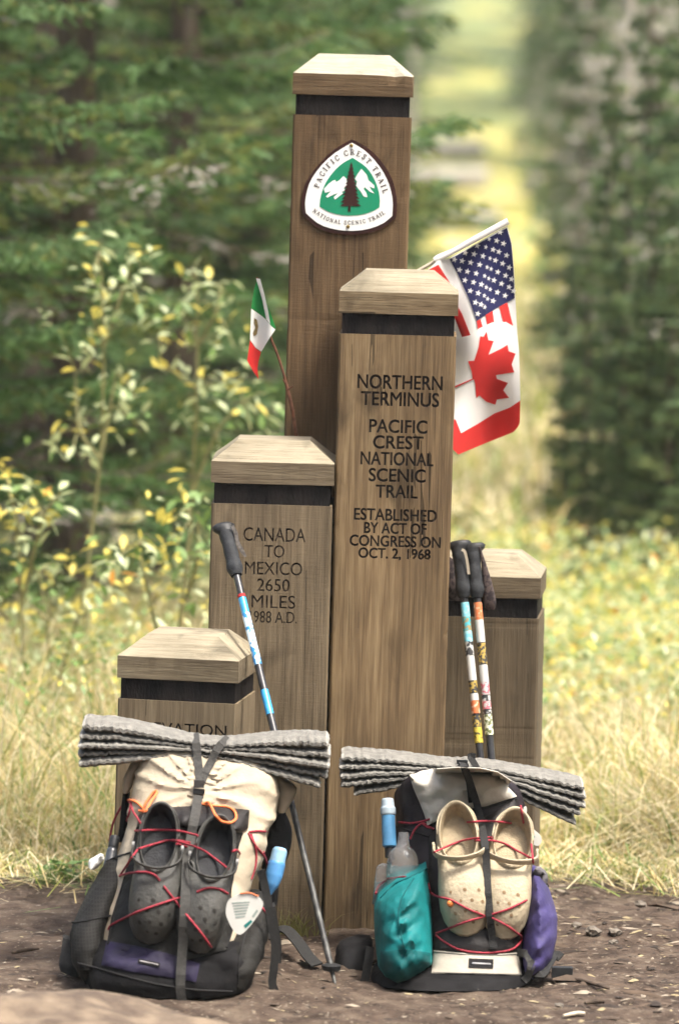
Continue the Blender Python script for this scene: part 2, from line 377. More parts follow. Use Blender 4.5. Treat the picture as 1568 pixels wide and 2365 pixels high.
# ------------------------------------------------------------------ monument posts
def letters(lines, grow=0.):
    """[(text, x0, x1, z0, z1)] -> per line a list of closed outlines in that box"""
    out = []
    for s, x0, x1, z0, z1 in lines:
        c = bpy.data.curves.new('t', 'FONT'); c.body = s; o = bpy.data.objects.new('t', c); COL.objects.link(o)
        bpy.ops.object.select_all(action='DESELECT'); o.select_set(True); bpy.context.view_layer.objects.active = o
        bpy.ops.object.convert(target='CURVE'); polys = []
        for sp in o.data.splines:
            bz = sp.bezier_points; p = []
            for i in range(len(bz)):
                a, b = bz[i], bz[(i + 1) % len(bz)]
                straight = ((a.handle_right - a.co).cross(b.co - a.co)).length < 1e-5 and ((b.handle_left - b.co).cross(b.co - a.co)).length < 1e-5
                seg = [a.co] if straight else geometry.interpolate_bezier(a.co, a.handle_right, b.handle_left, b.co, 5)[:-1]
                p += [(v.x, v.y) for v in seg]
            q = [p[0]]
            for v in p[1:]:
                if abs(v[0] - q[-1][0]) + abs(v[1] - q[-1][1]) > 1e-4: q.append(v)
            polys.append(np.array(q))
        bpy.data.objects.remove(o)
        A = np.vstack(polys); lo, hi = A.min(0), A.max(0)
        P2 = [np.column_stack((x0 + (p[:, 0] - lo[0]) / (hi[0] - lo[0]) * (x1 - x0), z0 + (p[:, 1] - lo[1]) / (hi[1] - lo[1]) * (z1 - z0))) for p in polys]; big = max(P2, key=lambda p: np.ptp(p[:, 0]) * np.ptp(p[:, 1])); sg = np.sign(np.sum(big[:, 0] * np.roll(big[:, 1], -1) - np.roll(big[:, 0], -1) * big[:, 1])); res = []
        for p in P2:
            e1 = p - np.roll(p, 1, 0); e2 = np.roll(p, -1, 0) - p; e1 /= np.linalg.norm(e1, axis=1)[:, None]; e2 /= np.linalg.norm(e2, axis=1)[:, None]; t = e1 + e2; t /= np.maximum(np.linalg.norm(t, axis=1), .3)[:, None]
            res.append(p + np.column_stack((t[:, 1], -t[:, 0])) * grow * sg)
        out.append(res)
    return out
def fill(polys, ext):
    c = bpy.data.curves.new('f', 'CURVE'); c.dimensions = '2D'; c.fill_mode = 'BOTH'; c.extrude = ext
    for p in polys:
        s = c.splines.new('POLY'); s.points.add(len(p) - 1)
        for i, v in enumerate(p): s.points[i].co = (v[0], v[1], 0, 1)
        s.use_cyclic_u = True
    o = bpy.data.objects.new('f', c); COL.objects.link(o); bpy.context.view_layer.update()
    me = o.evaluated_get(bpy.context.evaluated_depsgraph_get()).to_mesh()
    V = [(v.co.x, v.co.y, v.co.z) for v in me.vertices]; Fc = [tuple(p.vertices) for p in me.polygons]
    o.evaluated_get(bpy.context.evaluated_depsgraph_get()).to_mesh_clear(); bpy.data.objects.remove(o)
    return V, Fc
def capgeo(w, z0, hs, hb, ins, chip, seed):
    import bmesh
    bm = bmesh.new(); n = 14; a = w / 2; idx = {}
    rings = [(a, z0), (a, z0 + hs * .5), (a, z0 + hs), (a - ins * .5, z0 + hs + hb * .5), (a - ins, z0 + hs + hb)]
    V = []; Fc = []; per = []
    for r, z in rings:
        row = []
        for side in range(4):
            for k in range(n):
                t = -1 + 2 * k / n
                x, y = [(t, -1), (1, t), (-t, 1), (-1, -t)][side]; v = Vector((x * r, y * r + a, z))
                edge = (1 - min(1, abs(abs(t) - 1) * 5))
                nn = noise.noise(Vector((x * 5 + seed, y * 5, z * 60)))
                zl_ = abs(z - (z0 + hs)) < 1e-6
                d = .0012 * nn
                if chip and (zl_ or edge > .5) and x > .3: d -= chip * max(0, noise.noise(Vector((x * 9 + seed, y * 9, z * 90))) + .25) * (1 if zl_ else edge)
                v.x += d * x; v.y += d * y; v.z += (d * .6 if zl_ else 0); row.append(len(V)); V.append(v)
        per.append(row)
    m = 4 * n
    for i in range(len(per) - 1):
        for k in range(m): Fc.append((per[i][k], per[i][(k + 1) % m], per[i + 1][(k + 1) % m], per[i + 1][k]))
    Fc.append(tuple(per[0][::-1])); Fc.append(tuple(per[-1])); bm.free()
    return V, Fc
def post(label, px, py, Yf, w, yaw, lean, mats, text=(), chip=0., grow=.0004):
    P = at(px, py, Yf); rot = Matrix.Rotation(math.radians(yaw), 4, 'Z') @ Matrix.Rotation(lean, 4, 'Y')
    H = P.z / (rot @ Vector((0, 0, 1))).z; base = P - rot @ Vector((0, 0, H))
    Mx = Matrix.Translation(base) @ rot; inv = Mx.inverted()
    e = bpy.data.objects.new('monument_post', None); COL.objects.link(e); e.matrix_world = Mx; e.empty_display_size = .1
    tag(e, label, 'post', 'wooden posts of the trail monument'); ROOT[e] = Vector()
    def onface(px, py, dy=0.):
        o = inv @ CAM; d = inv.to_3x3() @ ray(px, py); t = (dy - o.y) / d.y; return o + d * t
    wm, bm_, cm, tm = mats; a = w / 2; c = .0045
    lines = []
    for s, x0, x1, y0, y1 in text:
        p = onface((x0 + x1) / 2, (y0 + y1) / 2); q0 = onface(x0, (y0 + y1) / 2); q1 = onface(x1, (y0 + y1) / 2)
        hh = (onface((x0 + x1) / 2, y0).z - onface((x0 + x1) / 2, y1).z) / 2
        lines.append((s, q0.x, q1.x, p.z - hh, p.z + hh))
    if lines:
        cs = [(-a, c), (-a + c, 0), (-a + .01, 0), (-a + .01, .007), (a - .01, .007), (a - .01, 0), (a - c, 0), (a, c), (a, w - c), (a - c, w), (-a + c, w), (-a, w - c)]
    else:
        cs = [(-a, c), (-a + c, 0), (a - c, 0), (a, c), (a, w - c), (a - c, w), (-a + c, w), (-a, w - c)]
    zs = np.linspace(-.12, H, 130); V = []; k = len(cs)          # worn, slightly chipped arrises
    for z in zs:
        for x, y in cs:
            cor = (abs(abs(x) - a) < 1e-6 or abs(abs(x) - (a - c)) < 1e-6); q = Vector((x * 30 + px, y * 30, z * 14)); d = 0.
            if cor: d = .0011 * noise.noise(q) + .0045 * max(0, noise.noise(q * 2.1) - .42); d += .006 * max(0, noise.noise(Vector((x * 9 + px, y, z * 38))) - .5)
            V.append((x - math.copysign(max(-.0004, d), x) * (abs(abs(x) - a) < 1e-6), y + (max(0, d) if y < .02 and abs(abs(x) - (a - c)) < 1e-6 else 0), z))
    Fc = [(r * k + i, r * k + (i + 1) % k, (r + 1) * k + (i + 1) % k, (r + 1) * k + i) for r in range(len(zs) - 1) for i in range(k)] + [tuple((len(zs) - 1) * k + i for i in range(k)), tuple(range(k))[::-1]]
    if lines:
        polys = letters(lines, grow); x0, x1 = -a + .0101, a - .0101
        V2, F2 = fill([np.array([(x0, -.12), (x1, -.12), (x1, H), (x0, H)])] + [p for l_ in polys for p in l_], .003)
        o = len(V); V += [(x, .003 - z, y) for x, y, z in V2]; Fc += [tuple(i + o for i in f) for f in F2]
    sh = mesh('shaft', V, Fc, wm, e, smooth=False, local=True)
    if lines:
        for l_, t_ in zip(polys, text):
            V2, F2 = fill(l_, 0.); q = mesh('carved_lettering', [(x, .0032, y) for x, y, z in V2], F2, tm, sh, smooth=False, local=True)
            q['label'] = 'carved dark lettering reading ' + t_[0]
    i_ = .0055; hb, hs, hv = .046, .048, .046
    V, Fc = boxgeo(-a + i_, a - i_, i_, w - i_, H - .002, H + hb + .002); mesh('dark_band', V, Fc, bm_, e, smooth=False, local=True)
    V, Fc = capgeo(w + .004, H + hb, hs, hv, .056, chip, px); V = [Vector(v) - Vector((0, .002, 0)) for v in V]; q = 4 * 14
    mesh('cap', V, Fc, [C_side[wm], cm], e, smooth=False, local=True, fmat=[0] * (2 * q) + [1] * (2 * q) + [0, 1])
    return e, onface, sh
def wm(name, a, b, c, s, **k): return wood(name, a, b, c, s, **k)
W_front = wood('weathered_tan_timber', (.40, .29, .175, 1), (.235, .158, .092, 1), (.12, .078, .046, 1), 1.3)
W_tall = wood('dark_brown_timber', (.25, .165, .095, 1), (.155, .098, .056, 1), (.08, .048, .028, 1), 5.1, saw=.4)
W_can = wood('grey_brown_timber', (.28, .215, .15, 1), (.185, .14, .097, 1), (.10, .074, .05, 1), 9.7, saw=.35)
W_low = wood('dusty_brown_timber', (.30, .235, .165, 1), (.20, .152, .105, 1), (.12, .088, .06, 1), 14.2)
W_right = wood('dull_brown_timber', (.24, .185, .13, 1), (.165, .125, .086, 1), (.10, .074, .05, 1), 19.9)
C_pale = wood('toplit_silvered_cap', (.45, .40, .325, 1), (.37, .32, .25, 1), (.25, .21, .155, 1), 3.3, horiz=True)  # bevel and top faces: weathered wood with overhead light put into the paler colour
C_tall = wood('toplit_bleached_cap', (.50, .475, .42, 1), (.43, .40, .345, 1), (.31, .275, .22, 1), 6.6, horiz=True)
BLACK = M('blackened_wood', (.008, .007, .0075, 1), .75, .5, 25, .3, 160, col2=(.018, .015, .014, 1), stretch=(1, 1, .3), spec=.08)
INK = M('scorched_groove', (.045, .03, .02, 1), .9, .5, 70, col2=(.009, .007, .006, 1), mix_lo=.5, mix_hi=.72)
C_side = {}
for _w, _c in ((W_front, ((.32, .245, .16, 1), (.21, .15, .095, 1), (.12, .083, .05, 1))), (W_tall, ((.22, .15, .09, 1), (.145, .095, .056, 1), (.08, .05, .03, 1))), (W_can, ((.29, .235, .17, 1), (.20, .155, .11, 1), (.12, .088, .06, 1))), (W_low, ((.29, .24, .175, 1), (.21, .165, .117, 1), (.13, .097, .067, 1))), (W_right, ((.24, .19, .135, 1), (.17, .13, .09, 1), (.10, .075, .05, 1)))):
    C_side[_w] = wood(_w.name + '_cap_side', *_c, 2.2, horiz=True)
SX = .26 / 272
front_txt = [('NORTHERN', 826, 1021, 867, 899), ('TERMINUS', 834, 1013, 906, 938), ('PACIFIC', 853, 986, 970, 1000), ('CREST', 862, 977, 1007, 1037),
  ('NATIONAL', 833, 1000, 1045, 1075), ('SCENIC', 852, 982, 1083, 1113), ('TRAIL', 868, 964, 1121, 1150), ('ESTABLISHED', 818, 1008, 1176, 1203),
  ('BY ACT OF', 841, 984, 1208, 1233), ('CONGRESS ON', 808, 1017, 1238, 1263), ('OCT. 2, 1968', 828, 993, 1267, 1294)]
can_txt = [('CANADA', 563, 706, 1219, 1251), ('TO', 611, 657, 1259, 1288), ('MEXICO', 566, 698, 1298, 1328), ('2650', 594, 669, 1337, 1366), ('MILES', 581, 682, 1375, 1405), ('1988 A.D.', 577, 686, 1412, 1439)]
p_front, f_front, s_front = post('tan wooden post in front of the tallest one, carved NORTHERN TERMINUS', 918.5, 774, 0., .26, -1.0, -.001, (W_front, BLACK, C_pale, INK), front_txt, grow=.0010)
p_tall, f_tall, s_tall = post('tallest brown wooden post, carrying the round-sided trail emblem', 813.5, 268, .29, .269, -.8, 0., (W_tall, BLACK, C_tall, INK), chip=.007)
p_can, f_can, s_can = post('grey brown wooden post carved CANADA TO MEXICO, left of the tan post', 628, 1166, -.03, .2685, -.5, -.001, (W_can, BLACK, C_pale, M('worn_groove', (.075, .054, .037, 1), .9, .5, 70, col2=(.022, .017, .013, 1), mix_lo=.42, mix_hi=.62)), can_txt, grow=.0002)
p_low, f_low, s_low = post('shortest wooden post, front left, behind the pack with the grey clogs', 409.5, 1620, -.31, .262, -8.0, .004, (W_low, BLACK, C_pale, INK), [('ELEVATION', 316, 523, 1671, 1697)])
p_right, f_right, s_right = post('short wooden post at the right, with two stickered trekking poles against it', 1109, 1426, .29, .268, -5.0, -.010, (W_right, BLACK, C_pale, INK))

# ------------------------------------------------------------------ trail emblem on the tallest post
ROOT_pl = f_tall(*Z3(810, 1900), 0.)
pl = bpy.data.objects.new('trail_emblem', None); COL.objects.link(pl)
pl.matrix_world = p_tall.matrix_world @ Matrix.Translation(ROOT_pl); ROOT[pl] = Vector(ROOT_pl)
tag(pl, 'rounded triangular white and green trail emblem screwed to the tallest post', 'sign')
def facefn(dy): return lambda x, y, d=0: f_tall(x, y, dy)
def smooth_tri(arcs):
    out = []
    for a in arcs: out += [tuple(p) for p in crom(a, 14)[:-1]]
    return [Z3(*p) for p in out]
outer = smooth_tri([[(820, 1003), (640, 1110), (500, 1250), (400, 1385), (355, 1510), (345, 1620), (362, 1722)], [(362, 1722), (480, 1832), (620, 1888), (800, 1906), (980, 1888), (1120, 1838), (1238, 1742)], [(1238, 1742), (1247, 1600), (1222, 1450), (1170, 1320), (1080, 1190), (960, 1080), (820, 1003)]])
white = smooth_tri([[(820, 1036), (650, 1140), (520, 1265), (428, 1400), (388, 1530), (378, 1620), (386, 1702)], [(386, 1702), (500, 1800), (640, 1852), (800, 1870), (960, 1856), (1110, 1802), (1200, 1730)], [(1200, 1730), (1206, 1600), (1182, 1470), (1130, 1340), (1045, 1215), (940, 1110), (820, 1036)]])
green = smooth_tri([[(825, 1178), (720, 1240), (630, 1330), (560, 1440), (525, 1550), (515, 1640)], [(515, 1640), (600, 1690), (700, 1718), (810, 1726), (920, 1715), (1010, 1687), (1080, 1648)], [(1080, 1648), (1084, 1560), (1060, 1450), (1010, 1340), (940, 1255), (825, 1178)]])
E_BROWN = M('emblem_brown_enamel', (.035, .012, .010, 1), .35, .2, 30, spec=.5)
E_WHITE = M('emblem_white_enamel', (.80, .81, .77, 1), .35, .05, 12, spec=.5)
E_GREEN = M('emblem_green_enamel', (.012, .24, .12, 1), .35, .12, 12, spec=.5)
BRASS = M('dull_brass', (.30, .22, .08, 1), .45, .3, 60, metallic=.7)
sheet('backing_plate', outer, facefn(-.005), E_BROWN, pl, thick=.006, step=12, smooth=False)
sheet('white_field', white, facefn(-.0062), E_WHITE, pl, thick=.001, step=12, smooth=False)
sheet('green_field', green, facefn(-.0070), E_GREEN, pl, thick=.0006, step=12, smooth=False)
mL = [(740, 1352), (772, 1380), (775, 1440), (745, 1470), (760, 1490), (722, 1500), (735, 1515), (660, 1575), (648, 1552), (690, 1512), (650, 1525), (590, 1556), (574, 1545), (620, 1496), (566, 1510), (555, 1475), (600, 1425), (640, 1395), (662, 1388), (672, 1408), (702, 1390)]
mR = [(910, 1283), (960, 1340), (975, 1390), (1030, 1440), (1032, 1470), (985, 1450), (1000, 1480), (1032, 1516), (990, 1500), (940, 1456), (930, 1475), (955, 1508), (966, 1552), (932, 1545), (905, 1500), (860, 1445), (868, 1400), (848, 1380), (872, 1335)]
for q in (mL, mR): sheet('snowy_peak', zl(Z3, *q), facefn(-.0075), E_WHITE, pl, thick=.0004, step=12, smooth=False)
tr = [(815, 1218)]; 
for i in range(1, 13):
    y = 1218 + i * 34.5; wd = 6 + i * 7.4; tr += [(815 - i * .9 + wd * (1.0 if i % 2 else 1.08), y), (815 - i * .9 + wd * .66, y + 7)]
tr += [(808, 1636), (807, 1690), (784, 1688), (786, 1636)]
lt = []
for i in range(1, 13):
    y = 1218 + i * 34.5; wd = 6 + i * 7.4; lt += [(815 - i * .9 - wd * (1.08 if i % 2 else 1.0), y), (815 - i * .9 - wd * .66, y + 7)]
tr += lt[::-1]
sheet('fir_silhouette', zl(Z3, *tr), facefn(-.0079), E_BROWN, pl, thick=.0004, step=14, smooth=False)
G = {'I': (.5, [((.25, 0), (.25, 1), .17), ((.05, .04), (.45, .04), .09), ((.05, .96), (.45, .96), .09)]),
 'P': (.72, [((.2, 0), (.2, 1), .17), ((.2, .96), (.48, .96), (.64, .78), (.62, .62), (.48, .5), (.2, .48), .11), ((.0, .04), (.42, .04), .09), ((.0, .96), (.2, .96), .09)]),
 'A': (.8, [((.08, 0), (.38, 1), .09), ((.36, 1), (.7, 0), .17), ((.2, .34), (.58, .34), .08), ((-.04, .04), (.24, .04), .08), ((.52, .04), (.86, .04), .08)]),
 'C': (.8, [((.7, .74), (.58, .94), (.38, .97), (.2, .84), (.11, .5), (.2, .16), (.38, .03), (.58, .06), (.72, .28), .13), ((.71, .66), (.71, .98), .08)]),
 'F': (.74, [((.2, 0), (.2, 1), .17), ((.0, .96), (.68, .96), .09), ((.65, 1), (.65, .72), .08), ((.2, .52), (.5, .52), .09), ((.0, .04), (.42, .04), .09)]),
 'R': (.84, [((.2, 0), (.2, 1), .17), ((.2, .96), (.48, .96), (.64, .78), (.62, .62), (.48, .5), (.2, .48), .11), ((.42, .5), (.72, .0), .16), ((.0, .04), (.42, .04), .09), ((.62, .04), (.88, .04), .08), ((.0, .96), (.2, .96), .09)]),
 'E': (.76, [((.2, 0), (.2, 1), .17), ((.0, .96), (.68, .96), .09), ((.65, 1), (.65, .74), .08), ((.2, .52), (.5, .52), .09), ((.0, .04), (.7, .04), .09), ((.68, 0), (.68, .28), .08)]),
 'S': (.7, [((.6, .76), (.5, .93), (.34, .97), (.16, .88), (.14, .7), (.34, .54), (.56, .4), (.6, .2), (.48, .05), (.32, .02), (.12, .12), (.08, .26), .13), ((.61, .68), (.61, .98), .07), ((.08, .02), (.08, .32), .07)]),
 'T': (.8, [((.4, 0), (.4, 1), .17), ((.02, .96), (.78, .96), .09), ((.05, 1), (.05, .7), .08), ((.75, 1), (.75, .7), .08), ((.2, .04), (.6, .04), .09)]),
 'L': (.72, [((.2, 0), (.2, 1), .17), ((.0, .04), (.68, .04), .09), ((.66, 0), (.66, .32), .08), ((.0, .96), (.42, .96), .09)]),
 'N': (.88, [((.15, 0), (.15, 1), .09), ((.12, 1), (.7, 0), .17), ((.7, 0), (.7, 1), .09), ((-.02, .04), (.32, .04), .08), ((-.02, .96), (.2, .96), .08), ((.54, .96), (.86, .96), .08)]),
 'O': (.84, [((.42, .97), (.18, .84), (.1, .5), (.18, .16), (.42, .03), (.66, .16), (.74, .5), (.66, .84), (.42, .97), .13)])}
def arc_text(name, spots, h, dy, words):
    V, Fc = [], []
    path = crom([(x, y) for _, x, y in spots], 300); cum = np.concatenate([[0], np.cumsum(np.hypot(*np.diff(path, axis=0).T))]); advs = []
    s_ = 0.; gap = .20; cen = []
    for wi, wd_ in enumerate(words):
        for ch in wd_: a_ = G[ch][0]; cen.append((ch, s_ + a_ / 2)); s_ += a_ + gap
        s_ += .55
    lo, hi = cen[0][1], cen[-1][1]; spots = [(ch, *[float(np.interp((c - lo) / (hi - lo) * cum[-1], cum, path[:, k])) for k in (0, 1)]) for ch, c in cen]
    for i, (ch, x, y) in enumerate(spots):
        a, b = spots[max(0, i - 1)], spots[min(len(spots) - 1, i + 1)]
        tx, ty = b[1] - a[1], b[2] - a[2]; k = math.hypot(tx, ty); tx, ty = tx / k, ty / k; adv, st = G[ch]
        for s in st:
            pts, wd = s[:-1], s[-1] * 1.1
            for j in range(len(pts) - 1):
                (x0, y0), (x1, y1) = pts[j], pts[j + 1]; dx, dyy = x1 - x0, y1 - y0; q = math.hypot(dx, dyy) or 1; nx_, ny_ = -dyy / q * wd / 2, dx / q * wd / 2
                ex, ey = (dx / q * wd * .25, dyy / q * wd * .25) if len(pts) > 2 else (0, 0); o = len(V)
                for gx, gy in ((x0 - ex + nx_, y0 - ey + ny_), (x0 - ex - nx_, y0 - ey - ny_), (x1 + ex - nx_, y1 + ey - ny_), (x1 + ex + nx_, y1 + ey + ny_)):
                    u, v = (gx - adv / 2) * h, (gy - .5) * h
                    V.append(f_tall(*Z3(x + tx * u + ty * v, y + ty * u - tx * v), dy - .00003 * (len(V) // 4 % 6)))
                Fc.append((o, o + 1, o + 2, o + 3))
    return mesh(name, V, Fc, E_BROWN, pl, smooth=False)
top = [('P', 490, 1443), ('A', 513, 1385), ('C', 540, 1330), ('I', 570, 1282), ('F', 602, 1247), ('I', 634, 1216), ('C', 668, 1188), ('C', 750, 1142), ('R', 815, 1124), ('E', 882, 1140), ('S', 934, 1168), ('T', 978, 1208), ('T', 1036, 1278), ('R', 1066, 1332), ('A', 1094, 1388), ('I', 1116, 1442), ('L', 1134, 1492)]
bot = [('N', 472, 1683), ('A', 512, 1711), ('T', 548, 1735), ('I', 577, 1750), ('O', 606, 1763), ('N', 646, 1775), ('A', 684, 1783), ('L', 718, 1789), ('S', 766, 1792), ('C', 798, 1793), ('E', 834, 1792), ('N', 874, 1788), ('I', 910, 1783), ('C', 938, 1778), ('T', 992, 1762), ('R', 1026, 1749), ('A', 1060, 1733), ('I', 1088, 1717), ('L', 1114, 1700)]
arc_text('lettering', top, 50, -.0070, ('PACIFIC', 'CREST', 'TRAIL'))['label'] = 'dark serif lettering PACIFIC CREST TRAIL'
arc_text('lettering', bot, 37, -.0070, ('NATIONAL', 'SCENIC', 'TRAIL'))['label'] = 'dark serif lettering NATIONAL SCENIC TRAIL'
for q in ((815, 1062), (783, 1830)):
    c = f_tall(*Z3(*q), -.008); V, Fc = tubegeo([c + Vector((0, .002, 0)), c, c - Vector((0, .0012, 0))], [.0042, .0042, .0025], 10); mesh('screw', V, Fc, BRASS, pl)

# ------------------------------------------------------------------ flags
F_RED = M('red_flag_nylon', (.72, .045, .04, 1), .6, .12, 10, trans=.35); F_WHITE = M('white_flag_nylon', (.84, .83, .79, 1), .6, .05, 10, trans=.3)
F_NAVY = M('navy_flag_nylon', (.02, .022, .085, 1), .6, .2, 10, trans=.2); F_GREEN = M('green_flag_cloth', (.02, .22, .05, 1), .65, .2, 12, trans=.3)
POLEWOOD = M('pale_dowel', (.55, .47, .36, 1), .6, .2, 40, stretch=(1, 1, .1)); TWIG = M('red_brown_twig', (.13, .055, .03, 1), .8, .4, 60)
STAIN = M('faded_print', (.18, .13, .05, 1), .7, .4, 90)
FY = .34
def wave(x, y):
    u = (x - 1040) * .0007 + (y - 800) * .00012
    return .018 * math.sin(x * .045 + y * .008) + .010 * math.sin(x * .021 - y * .017 + 1) + .012 * math.sin((x + y * .35) * .03)
def flagfn(dy, Y=FY): return lambda x, y, d=0: at(x, y, Y + wave(x, y) + dy)
us = thing('american_flag', 'small american flag on a slanting pole right of the posts', 'flag', at(*Z4(985, 250), FY))
pA, pB = Z4(960, 264), Z4(1391, 24)
tube('flag_pole', [at(*pA, FY + .01), at(*pB, FY + .01)], [.0042, .0042], POLEWOOD, us, 10)
sl = [at(*Z4(1062, 205), FY), at(*Z4(1080, 192), FY), at(*Z4(1150, 158), FY), at(*Z4(1240, 108), FY), at(*Z4(1392, 26), FY)]
tube('hoist_sleeve', sl, [.0075, .0085, .006, .0075, .0078], F_WHITE, us, 10, n=24)
cl = sheet('cloth', zl(Z4, (1072, 205), (1130, 192), (1250, 125), (1388, 48), (1408, 125), (1418, 240), (1424, 375), (1432, 520), (1440, 620), (1330, 650), (1180, 640), (1120, 560), (1080, 380), (1030, 245)), flagfn(.002), F_WHITE, us, thick=.0012, step=9)
sheet('canton', zl(Z4, (1128, 197), (1250, 131), (1386, 56), (1406, 125), (1416, 240), (1421, 372), (1335, 420), (1250, 475), (1215, 375), (1165, 265)), flagfn(-.0002), F_NAVY, us, thick=.001, step=7)
reds = [[(1022, 250), (1078, 222), (1140, 320), (1085, 330)], [(1050, 330), (1120, 330), (1185, 445), (1222, 538), (1186, 552), (1150, 460)], [(1250, 475), (1268, 468), (1290, 545), (1262, 560)],
        [(1290, 448), (1322, 430), (1338, 540), (1308, 560)], [(1352, 411), (1388, 392), (1414, 500), (1425, 560), (1384, 540)]]
for q in reds: sheet('red_stripe', zl(Z4, *q), flagfn(-.0002), F_RED, us, thick=.001, step=7)
stars = [(570,1295),(508,1333),(550,1342),(588,1358),(442,1370),(490,1378),(530,1392),(562,1404),(605,1424),(375,1410),(424,1417),(474,1428),(513,1441),(543,1452),(583,1470),(620,1492),(314,1448),(358,1455),(405,1464),(455,1476),(497,1490),(519,1500),(556,1517),(600,1537),(633,1557),(343,1505),(387,1514),(436,1525),(483,1539),(506,1553),(535,1563),(577,1582),(619,1601),(644,1623),(373,1563),(421,1574),(465,1586),(492,1602),(514,1614),(554,1630),(597,1649),(403,1622),(447,1635),(481,1649),(500,1667),(530,1678),(432,1687),(463,1698),(484,1713),(445,1750)]
for i, (x, y) in enumerate(stars):
    r = 7.6 if x < 480 or x > 525 else 6.3; c = Z7(x, y); P = []
    for k in range(10):
        a = math.radians(-90 + 36 * k + 14); rr = r if k % 2 == 0 else r * .42; P.append((c[0] + rr * math.cos(a) * (1 if x < 480 or x > 525 else .8), c[1] + rr * math.sin(a)))
    V = [flagfn(-.0010)(*c)] + [flagfn(-.0010)(*p) for p in P]; mesh('star', V, [(0, k + 1, (k + 1) % 10 + 1) for k in range(10)], F_WHITE, us, smooth=False)
ca = thing('canadian_flag', 'red and white canadian flag with maple leaf hanging below the american flag', 'flag', at(1050, 1045, FY - .02))
tube('flag_pole', [at(1028, 800, FY - .015), at(1020, 1260, FY)], .004, POLEWOOD, ca, 8)
sheet('cloth', zl(Z4, (1100, 560), (1165, 552), (1222, 540), (1262, 508), (1320, 482), (1382, 480), (1428, 506), (1440, 600), (1444, 720), (1446, 836), (1395, 868), (1330, 892), (1250, 942), (1180, 981), (1156, 920), (1100, 910)), flagfn(-.006), F_WHITE, ca, thick=.0012, step=9)
sheet('red_border', zl(Z4, (1100, 905), (1156, 920), (1180, 981), (1250, 942), (1330, 892), (1398, 866), (1446, 834), (1444, 935), (1432, 958), (1415, 976), (1300, 1022), (1168, 1077), (1130, 1040)), flagfn(-.0062), F_RED, ca, thick=.0012, step=8)
leaf = [(350, 0), (362, 55), (395, 60), (362, 148), (440, 110), (482, 85), (490, 125), (533, 140), (508, 208), (525, 258), (410, 275), (415, 300), (485, 325), (455, 372), (492, 420), (415, 430), (405, 463), (350, 445), (305, 405), (285, 420), (278, 330), (270, 302), (150, 356), (150, 346), (262, 298), (255, 250), (233, 188), (272, 185), (300, 100), (310, 30), (332, 34)]
sheet('maple_leaf', zl(Z8, *leaf), flagfn(-.0072), F_RED, ca, thick=.0008, step=8)
MY = .22
mx_ = thing('mexican_flag', 'tiny mexican flag on a twig behind the CANADA TO MEXICO post', 'flag', at(*Z4(442, 1005), MY))
tw = [Z4(*p) for p in ((262, 278), (285, 370), (312, 465), (322, 545), (352, 620), (382, 715), (392, 755), (402, 795), (422, 880), (432, 950), (442, 1010), (450, 1060))]
tube('twig', [at(*p, MY) for p in tw], [.002, .0022, .0022, .003, .003, .0036, .0044, .004, .0044, .005], TWIG, mx_, 8, n=30)
for q in (((400, 785), (425, 768)), ((388, 752), (378, 738))): tube('thorn', [at(*Z4(*q[0]), MY - .002), at(*Z4(*q[1]), MY - .006)], [.0028, .0012], TWIG, mx_, 6)
def mf(dy): return lambda x, y, d=0: at(x, y, MY - .012 + .012 * math.sin((x - 580) * .09 + .6) + dy)
sheet('green_cloth', zl(Z4, (262, 284), (280, 310), (292, 380), (303, 468), (285, 452), (236, 418), (247, 345)), mf(0), F_GREEN, mx_, thick=.001, step=5)
sheet('green_cloth', zl(Z4, (290, 360), (318, 425), (347, 508), (330, 512), (305, 468)), mf(.012), F_GREEN, mx_, thick=.001, step=5)
sheet('white_cloth', zl(Z4, (236, 420), (285, 454), (303, 470), (328, 500), (345, 514), (320, 550), (282, 613), (255, 595), (231, 560)), mf(0), F_WHITE, mx_, thick=.001, step=5)
sheet('hoist_sleeve', zl(Z4, (258, 283), (276, 286), (294, 350), (312, 430), (322, 490), (304, 468), (286, 380)), mf(-.003), F_WHITE, mx_, thick=.001, step=5)
sheet('red_cloth', zl(Z4, (231, 562), (255, 597), (280, 616), (268, 660), (264, 690), (270, 738), (244, 700), (218, 655)), mf(0), F_RED, mx_, thick=.001, step=5)
sheet('coat_of_arms', zl(Z4, (250, 462), (262, 470), (268, 500), (262, 535), (248, 545), (244, 530), (254, 505), (248, 485)), mf(-.0012), STAIN, mx_, thick=.0006, step=5)

# ------------------------------------------------------------------ trekking poles
FOAM = M('black_foam_grip', (.025, .027, .03, 1), .75, .3, 90, .2, 300); RUBBER = M('black_rubber', (.02, .021, .022, 1), .5, .3, 60)
CARBON = M('carbon_shaft', (.03, .03, .032, 1), .35, .3, 60, spec=.5); ALU = M('scuffed_aluminium_shaft', (.11, .11, .10, 1), .5, .3, 60, metallic=.3, col2=(.04, .04, .04, 1), stretch=(1, 1, .3))
P_BLUE = M('blue_pole_paint', (.03, .22, .50, 1), .35, .3, 70, col2=(.55, .68, .78, 1), mix_lo=.52, mix_hi=.56, spec=.5)
P_BLUE2 = M('solid_blue_pole_paint', (.04, .30, .58, 1), .35, .15, 50, spec=.5)
STRAPM = M('grey_wrist_webbing', (.16, .145, .13, 1), .85, .4, 120)
def along(a, b, Ya, Yb):
    A, B = at(*a, Ya), at(*b, Yb); return lambda t: A.lerp(B, t)
